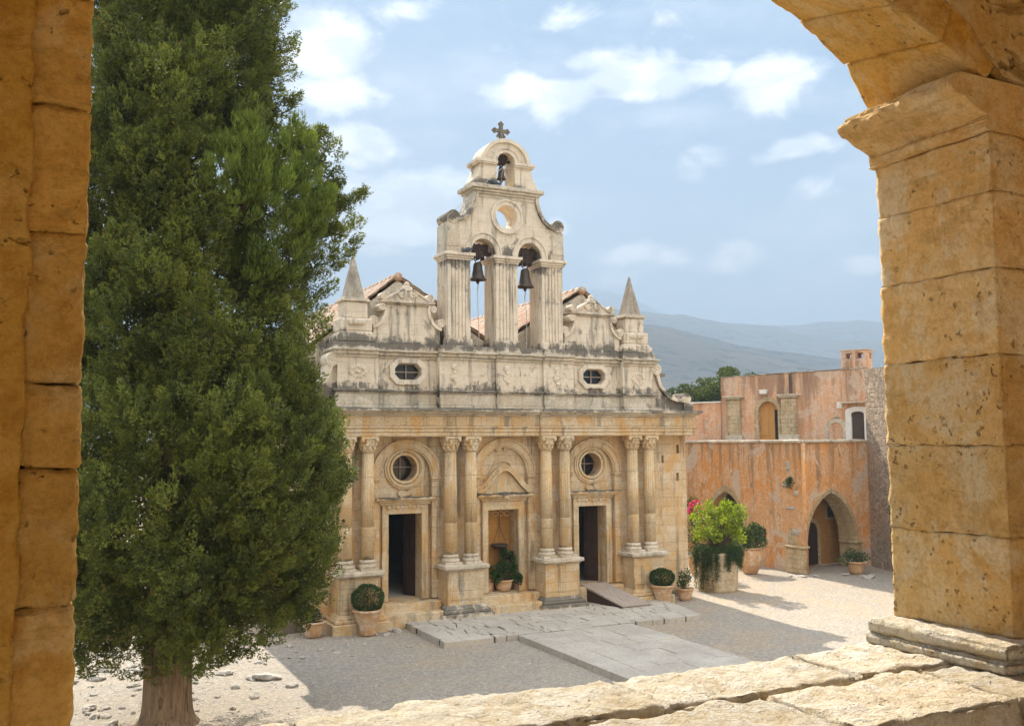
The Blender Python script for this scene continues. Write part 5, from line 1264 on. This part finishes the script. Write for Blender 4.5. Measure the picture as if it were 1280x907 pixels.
# ================================================================== POTS AND PLANTS
def pot(loc, r, h, label, group='terracotta plant pots', prof=None, rim=True):
    prof = prof or [(.62, 0), (.70, .02), (.80, .35), (.93, .78), (.96, .84), (1.06, .86), (1.08, .98), (1.02, 1.0), (.93, .98), (.90, .86)]
    t = empty('plant_pot', loc); tag(t, label, 'pot', group)
    b = MB(); b.lathe([(q * r, z * h) for q, z in prof], 0, 0, 32); b.build('pot_body', TERRA, t, 0, (.004, 4, .5), True)
    b = MB(); b.lathe([(.01, h * .86), (r * .9, h * .86), (r * .9, h * .88), (.01, h * .90)], 0, 0, 20); b.build('soil', SOIL, t)
    return t
def sub(o, name, b, mat, **k): return b.build(name, mat, o, **k)
def ball_shrub(loc, r, label, zs=.85):
    t = empty('clipped_shrub', loc); tag(t, label, 'shrub', 'clipped boxwood balls')
    b = MB(); b.tube([(0, 0, -.12), (.02, 0, .1), (0, 0, r * .8)], [.03, .025, .015], 6); [b.tube([(0, 0, .05), (r * .5 * math.cos(a), r * .5 * math.sin(a), r * zs)], .01, 5) for a in (0, 1.3, 2.6, 3.9, 5.1)]; b.build('stem', TWIG, t)
    n = 5200; u = unit(rng.normal(size=(n, 3))); bump = np.array([1 + .09 * mnoise.noise(Vector(q * 2.3) + Vector(loc)) + .06 * mnoise.noise(Vector(q * 7)) for q in u]).reshape(-1, 1)
    c = u * np.array([r, r, r * zs]) * (rng.uniform(.86, 1.0, (n, 1))) * bump + np.array([0, 0, r * zs]); leaf_mesh('foliage', c, u + rng.normal(size=(n, 3)) * .7 + np.array([0, 0, .2]), rng.uniform(.03, .05, n), rng.uniform(.018, .028, n), BOX, t)
    n = 900; c = unit(rng.normal(size=(n, 3))) * np.array([r, r, r * zs]) * rng.uniform(.3, .86, (n, 1)) + np.array([0, 0, r * zs])
    return t
def bush(loc, name, label, cat, lobes, nper, size, mat, stems=(), upb=.4, group=None, flat=1.0):
    t = empty(name, loc); tag(t, label, cat, group)
    C_, D_ = [], []
    for (x, y, z, rx, rz) in lobes:
        p, d = lobe_points((x, y, z), [np.array([rx, 0, 0]), np.array([0, rx, 0]), np.array([0, 0, rz])], nper, .55); C_.append(p); D_.append(d + rng.normal(size=d.shape) * .7 + np.array([0, 0, upb]))
    C_ = np.concatenate(C_); D_ = np.concatenate(D_); leaf_mesh('foliage', C_, D_, rng.uniform(.7, 1.3, len(C_)) * size, rng.uniform(.7, 1.2, len(C_)) * size * .5 * flat, mat, t)
    b = MB()
    for s_ in (stems or [[(0, 0, -.05), (x * .4, y * .4, z * .5), (x, y, z)] for (x, y, z, rx, rz) in lobes]): b.tube(s_, [.016] * (len(s_) - 1) + [.006], 5)
    b.build('stem', TWIG, t); return t
URN = [(.50, 0), (.54, .02), (.60, .06), (.56, .22), (.72, .45), (.95, .78), (1.0, .88), (1.10, .90), (1.12, .97), (1.04, 1.0), (.95, .97), (.92, .88)]
JAR = [(.52, 0), (.56, .02), (.78, .25), (.98, .55), (1.02, .72), (.90, .90), (.86, .94), (.98, .96), (.98, 1.0), (.84, 1.0), (.80, .90)]
pot((-4.60, -1.20, 0), .36, .68, 'tall terracotta pot holding the boxwood ball left of the left doorway', prof=URN); ball_shrub((-4.60, -1.20, .58), .43, 'boxwood ball in the pot left of the left doorway')
pot((-5.92, -.72, 0), .30, .40, 'low terracotta pot half hidden by the cypress, leftmost along the church front')
bush((-5.92, -.72, .36), 'potted_plant', 'small dark green plant in the pot half hidden by the cypress', 'plant', [(0, 0, .12, .22, .16), (.1, .05, .2, .14, .13), (-.12, 0, .18, .14, .13)], 260, .05, BOX)
pot((4.88, -1.10, 0), .33, .62, 'terracotta pot holding the boxwood ball right of the right doorway', prof=URN); ball_shrub((4.88, -1.10, .55), .38, 'smaller boxwood ball in the pot right of the right doorway', .72)
pot((6.02, -.72, 0), .27, .38, 'small terracotta pot at the right corner of the church front')
bush((6.02, -.72, .34), 'potted_plant', 'thin upright green plant in the small pot at the church corner', 'plant', [(0, 0, .22, .16, .24), (.1, 0, .40, .10, .24), (-.1, .05, .36, .1, .22), (-.15, 0, .16, .12, .12)], 170, .07, GERAN, upb=1.0)
pot((.10, .28, .60), .29, .34, 'terracotta pot standing in the blocked middle doorway')
pot((-.36, .40, .60), .19, .36, 'smaller dusty clay pot in the left corner of the blocked doorway', prof=[(.8, 0), (.85, .02), (.95, .6), (1.0, .9), (1.05, .92), (1.05, 1), (.9, .98), (.88, .86)])
IV = [(-.25, -.02, .30, .26, .24), (.15, -.05, .26, .28, .22), (-.05, -.05, .52, .2, .18), (.30, -.1, .45, .14, .16), (.05, -.02, .85, .14, .2), (.30, -.06, .78, .1, .16), (.42, -.16, .12, .16, .16), (-.32, -.12, .12, .2, .2), (.02, .0, .96, .07, .14), (.5, -.2, .02, .1, .16)]
IV = [(x * .85, y, z * .9, a * .8, c * .8) for x, y, z, a, c in IV]
bush((.08, .26, .90), 'climbing_plant', 'dark green ivy rising from the pot in the blocked middle doorway', 'plant', IV, 150, .085, IVY, flat=1.5)
# hanging oil lamp in the niche
ho = MB(); ho.tube([(0, 0, 0), (-.02, 0, -.5), (-.24, 0, -1.02)], .006, 4); ho.tube([(0, 0, 0), (0, 0, -1.0)], .006, 4); ho.tube([(0, 0, 0), (.02, 0, -.5), (.24, 0, -1.02)], .006, 4)
t = empty('hanging_lamp', (.0, .34, 2.98)); tag(t, 'dark shallow oil lamp hanging on thin wires in the middle doorway', 'lamp'); ho.build('hanger', IRON, t)
b = MB(); b.lathe([(.02, -1.14), (.18, -1.12), (.26, -1.06), (.27, -1.02), (.25, -1.0), (.2, -1.04), (.02, -1.06)], 0, 0, 20); b.build('lamp_bowl', IRON, t, 0, None, True)
# plank ramp at the right doorway
rp = empty('ramp', (3.0, -.5, 0)); tag(rp, 'weathered wooden ramp sloping down from the right doorway', 'ramp')
b = MB(); b.add([(-.42, .46, .60), (.50, .46, .60), (.98, -1.30, .17), (-.02, -1.30, .17), (-.42, .46, .66), (.50, .46, .66), (.98, -1.30, .215), (-.02, -1.30, .215)], [(0, 1, 2, 3), (4, 7, 6, 5), (0, 4, 5, 1), (1, 5, 6, 2), (2, 6, 7, 3), (3, 7, 4, 0)]); b.build('ramp_deck', PLANK, rp, .006)
for x0, x1 in ((-.40, .0), (.47, .93)):
    b = MB(); b.add([(x0, .44, .14), (x0 + .05, .44, .14), (x1 + .05, -1.25, .14), (x1, -1.25, .14), (x0, .44, .597), (x0 + .05, .44, .597), (x1 + .05, -1.25, .17), (x1, -1.25, .17)], [(0, 3, 2, 1), (4, 5, 6, 7), (0, 1, 5, 4), (1, 2, 6, 5), (2, 3, 7, 6), (3, 0, 4, 7)]); b.build('ramp_side', WOOD, rp)
# great stone planter
px_, py_ = 8.25, .45
t = empty('stone_planter', (px_, py_, 0)); tag(t, 'large round rough stone planter at the corner of the church', 'planter')
b = MB(); b.lathe([(.66, -.05), (.67, .2), (.68, .8), (.70, 1.22), (.71, 1.28), (.60, 1.28), (.58, 1.1)], 0, 0, 40); b.build('planter_body', ROUGHS, t, 0, (.02, 4, .16), True)
b = MB(); b.lathe([(.01, 1.16), (.6, 1.16), (.6, 1.2), (.01, 1.22)], 0, 0, 20); b.build('soil', SOIL, t)
lob = []
for k in range(44):
    a = random.uniform(0, 6.28); rr = .88 * math.sqrt(random.random()); zt = .55 + random.random() * 1.25 * (1 - .25 * rr); lob.append((rr * math.cos(a) * (.5 + .5 * min(1, zt)) + .08, rr * math.sin(a) * (.5 + .5 * min(1, zt)), zt, random.uniform(.12, .22), random.uniform(.13, .24)))
lob += [(.85, -.2, .62, .18, .15), (.95, -.25, .42, .12, .12), (.7, -.1, .8, .2, .16)]
bush((px_ - .05, py_, 1.22), 'leafy_shrub', 'bright lime green shrub lit by the sun in the round stone planter', 'shrub', lob, 75, .10, LIME, flat=1.35)
C_, D_ = [], []
t = empty('trailing_plant', (px_, py_, 1.25)); tag(t, 'dark trailing plant spilling over the rim of the stone planter', 'plant'); b = MB()
for k in range(60):
    a = random.uniform(-3.6, -.3); drop = random.choice((.2, .3, .45, .7, .95)) * (1.25 if math.cos(a) < -.25 else .6); r0 = .62; pts = []
    for q in range(12):
        s_ = q / 11; z = .05 + .10 * math.sin(min(1, s_ * 3) * math.pi) - drop * max(0, s_ - .25) * 1.33; rr = r0 + .14 * min(1, s_ * 4) + .02 * math.sin(q + k); aa = a + .10 * s_ * math.sin(k); pts.append((rr * math.cos(aa), rr * math.sin(aa), z))
    b.tube(pts, .006, 4)
    P = np.array(pts); w = np.repeat(P, 22, 0) + rng.normal(size=(len(P) * 22, 3)) * .045; C_.append(w); D_.append(rng.normal(size=w.shape) * .8 + np.array([math.cos(a) * .5, math.sin(a) * .5, -.3]))
for k in range(2600):
    a = random.uniform(0, 6.28); rr = .66 * math.sqrt(random.random()); C_.append(np.array([[rr * math.cos(a), rr * math.sin(a), random.uniform(-.02, .26)]])); D_.append(rng.normal(size=(1, 3)) + np.array([[0, 0, .8]]))
C_ = np.concatenate(C_); leaf_mesh('foliage', C_, np.concatenate(D_), rng.uniform(.04, .085, len(C_)), rng.uniform(.012, .022, len(C_)), TRAIL, t); b.build('stem', TWIG, t)
# tall jar and its plant, pink flowers, pot by the rubble wall, weeds
pot((11.85, 3.05, 0), .47, .98, 'big bulging terracotta jar against the orange wall', prof=JAR)
bush((11.85, 3.05, .94), 'potted_plant', 'broad grey green plant growing in the big terracotta jar', 'plant', [(0, 0, .25, .5, .3), (.4, 0, .22, .35, .25), (-.42, -.05, .2, .35, .25), (.1, .1, .5, .35, .3), (-.2, 0, .48, .3, .25), (.3, .05, .7, .2, .22), (-.35, .1, .62, .15, .2), (.55, .0, .5, .16, .3)], 280, .12, GERAN)
pot((9.75, 3.6, 0), .30, .7, 'terracotta pot behind the stone planter', prof=JAR)
fl = bush((9.75, 3.6, .65), 'flowering_shrub', 'tall shrub with pink blossoms behind the stone planter', 'shrub', [(0, 0, .4, .4, .4), (-.1, 0, 1.0, .35, .45), (.1, 0, 1.5, .3, .4), (0, .1, 1.9, .25, .3)], 220, .12, IVY)
p, d = lobe_points((-.12, -.15, 1.85), [np.array([.28, 0, 0]), np.array([0, .28, 0]), np.array([0, 0, .26])], 150, .7); leaf_mesh('blossom', p, d + rng.normal(size=d.shape) * .4, .10, .09, PETAL, fl)
pot((15.15, .95, 0), .36, .48, 'terracotta pot at the foot of the rubble wall')
bush((15.15, .95, .44), 'potted_plant', 'sprawling dull green plant in the pot by the rubble wall', 'plant', [(0, 0, .15, .35, .2), (-.45, .1, .1, .35, .18), (-.2, 0, .3, .25, .2), (.3, 0, .15, .25, .18)], 200, .09, GERAN)
wd = MC @ Vector((3.1, -.1, 2.55)); bush(tuple(wd), 'wall_plant', 'dark straggling weed growing out of the rubble wall', 'plant', [(0, 0, 0, .3, .16), (-.4, .2, -.15, .3, .14), (.3, -.25, .16, .2, .16), (-.1, .1, -.3, .14, .2)], 110, .14, BOX)
wd = MA @ Vector((sA(.62), -.08, 3.35)); bush(tuple(wd), 'wall_plant', 'small green tuft growing from a crack in the orange wall', 'plant', [(0, 0, 0, .22, .14), (.05, 0, .12, .14, .1)], 120, .09, BOX)
# distant tree over the roofs
def leafy_tree(loc, h, r, label):
    t = empty('tree', loc); tag(t, label, 'tree'); b = MB(); b.tube([(0, 0, 0), (.1, 0, h * .4), (0, .1, h * .8)], [.3, .22, .08], 8)
    for k in range(9):
        a = k * .7; b.tube([(0, 0, h * .45 + k * .12), (r * .5 * math.cos(a), r * .5 * math.sin(a), h * .75)], [.1, .03], 5)
    b.build('trunk', TWIG, t); C_, D_ = [], []
    for k in range(70):
        a = random.uniform(0, 6.28); rr = r * math.sqrt(random.random()); z = h * (.62 + .38 * random.random() * math.sqrt(max(0, 1 - (rr / r) ** 2)))
        q = random.uniform(.4, .75); p, d = lobe_points((rr * math.cos(a), rr * math.sin(a), z), [np.array([q, 0, 0]), np.array([0, q, 0]), np.array([0, 0, q * .7])], 330, .6); C_.append(p); D_.append(d + rng.normal(size=d.shape) * .6 + np.array([0, 0, .3]))
    C_ = np.concatenate(C_); leaf_mesh('crown', C_, np.concatenate(D_), rng.uniform(.12, .22, len(C_)), rng.uniform(.07, .13, len(C_)), WILD, t)
leafy_tree((26.0, 21.0, 0), 9.3, 2.9, 'rounded green tree whose top shows over the pink wall')
leafy_tree((23.6, 21.8, 0), 8.6, 2.2, 'lower green tree showing left of the rounded one, over the yellowish wall')

# ================================================================== LOOSE STONES
rocks = []
def rock_mesh(k):
    bm = bmesh.new(); bmesh.ops.create_icosphere(bm, subdivisions=3, radius=1.0)
    for v in bm.verts:
        n = v.co.normalized(); v.co = n * (1 + .35 * mnoise.noise(n * 1.4 + Vector((k * 5, 0, 0))) + .12 * mnoise.noise(n * 4 + Vector((0, k, 0)))); v.co.z *= .5; v.co.x *= 1.25
    me = bpy.data.meshes.new('rock'); bm.to_mesh(me); bm.free(); me.materials.append(ROCK); return me
protos = [rock_mesh(k) for k in range(6)]
spots = []
for _ in range(120): spots.append((random.uniform(-14, -8.4), random.uniform(-7.2, -.3), random.choice((.05, .06, .07, .09, .12, .15))))
for _ in range(26): spots.append((random.uniform(-8.5, -3.6), random.uniform(-3.4, -.9), random.choice((.03, .04, .06, .08))))
spots += [(-7.9, -4.6, .24), (-8.25, -4.5, .14), (-7.6, -5.5, .11), (-8.6, -2.9, .12), (-3.75, -1.15, .15), (-3.9, -.95, .11), (-4.1, -1.35, .08), (4.2, -.95, .10), (5.45, -.75, .16), (12.9, 1.4, .16), (13.4, 1.2, .12), (12.6, 1.7, .11), (14.6, 1.0, .2), (14.9, .4, .14), (15.0, .1, .2), (14.7, .0, .13)]
for i, (x, y, r_) in enumerate(spots):
    o = bpy.data.objects.new('rock', protos[i % 6]); col.objects.link(o); o.location = (x, y, r_ * .08); o.rotation_euler = (random.uniform(-.2, .2), random.uniform(-.2, .2), random.uniform(0, 6.28)); o.scale = (r_, r_ * random.uniform(.6, 1), r_ * random.uniform(.6, 1.1))
    tag(o, 'pale limestone rock lying loose on the gravel court', 'rock', 'loose rocks on the gravel')
b = MB()
V = []; Fq = []
npb = 9000; base = np.array([(1, 0, 0), (-.5, .87, 0), (-.5, -.87, 0), (0, 0, .8)]); 
cx = np.concatenate([rng.uniform(-15, -4, 5200), rng.uniform(-4, 16, 3800)]); cy = np.concatenate([rng.uniform(-10, 0, 5200), rng.uniform(-8, 2, 3800)])
ok = ~((np.abs(cx) < 4.9) & (cy > -3.75)) & ~((cx > -1.5) & (cx < 2.1)); ok &= ~((cx > -6.7) & (cx < 6.7) & (cy > -.1)); cx, cy = cx[ok], cy[ok]
sz = rng.choice([.012, .018, .026, .038], len(cx), p=[.4, .33, .2, .07]); an = rng.uniform(0, 6.28, len(cx))
ca, sa = np.cos(an), np.sin(an); bx = base[None, :, :] * sz[:, None, None] * rng.uniform(.6, 1.3, (len(cx), 4, 3))
V = np.stack([bx[:, :, 0] * ca[:, None] - bx[:, :, 1] * sa[:, None] + cx[:, None], bx[:, :, 0] * sa[:, None] + bx[:, :, 1] * ca[:, None] + cy[:, None], bx[:, :, 2] - .008], -1).reshape(-1, 3)
I = (np.arange(len(cx)) * 4)[:, None]; Fq = np.concatenate([I + np.array([[0, 1, 3]]), I + np.array([[1, 2, 3]]), I + np.array([[2, 0, 3]])], 1).reshape(-1)
tag(link_mesh('pebbles', fast_mesh('pebbles', V, Fq, 3), ROCK), kind='stuff')
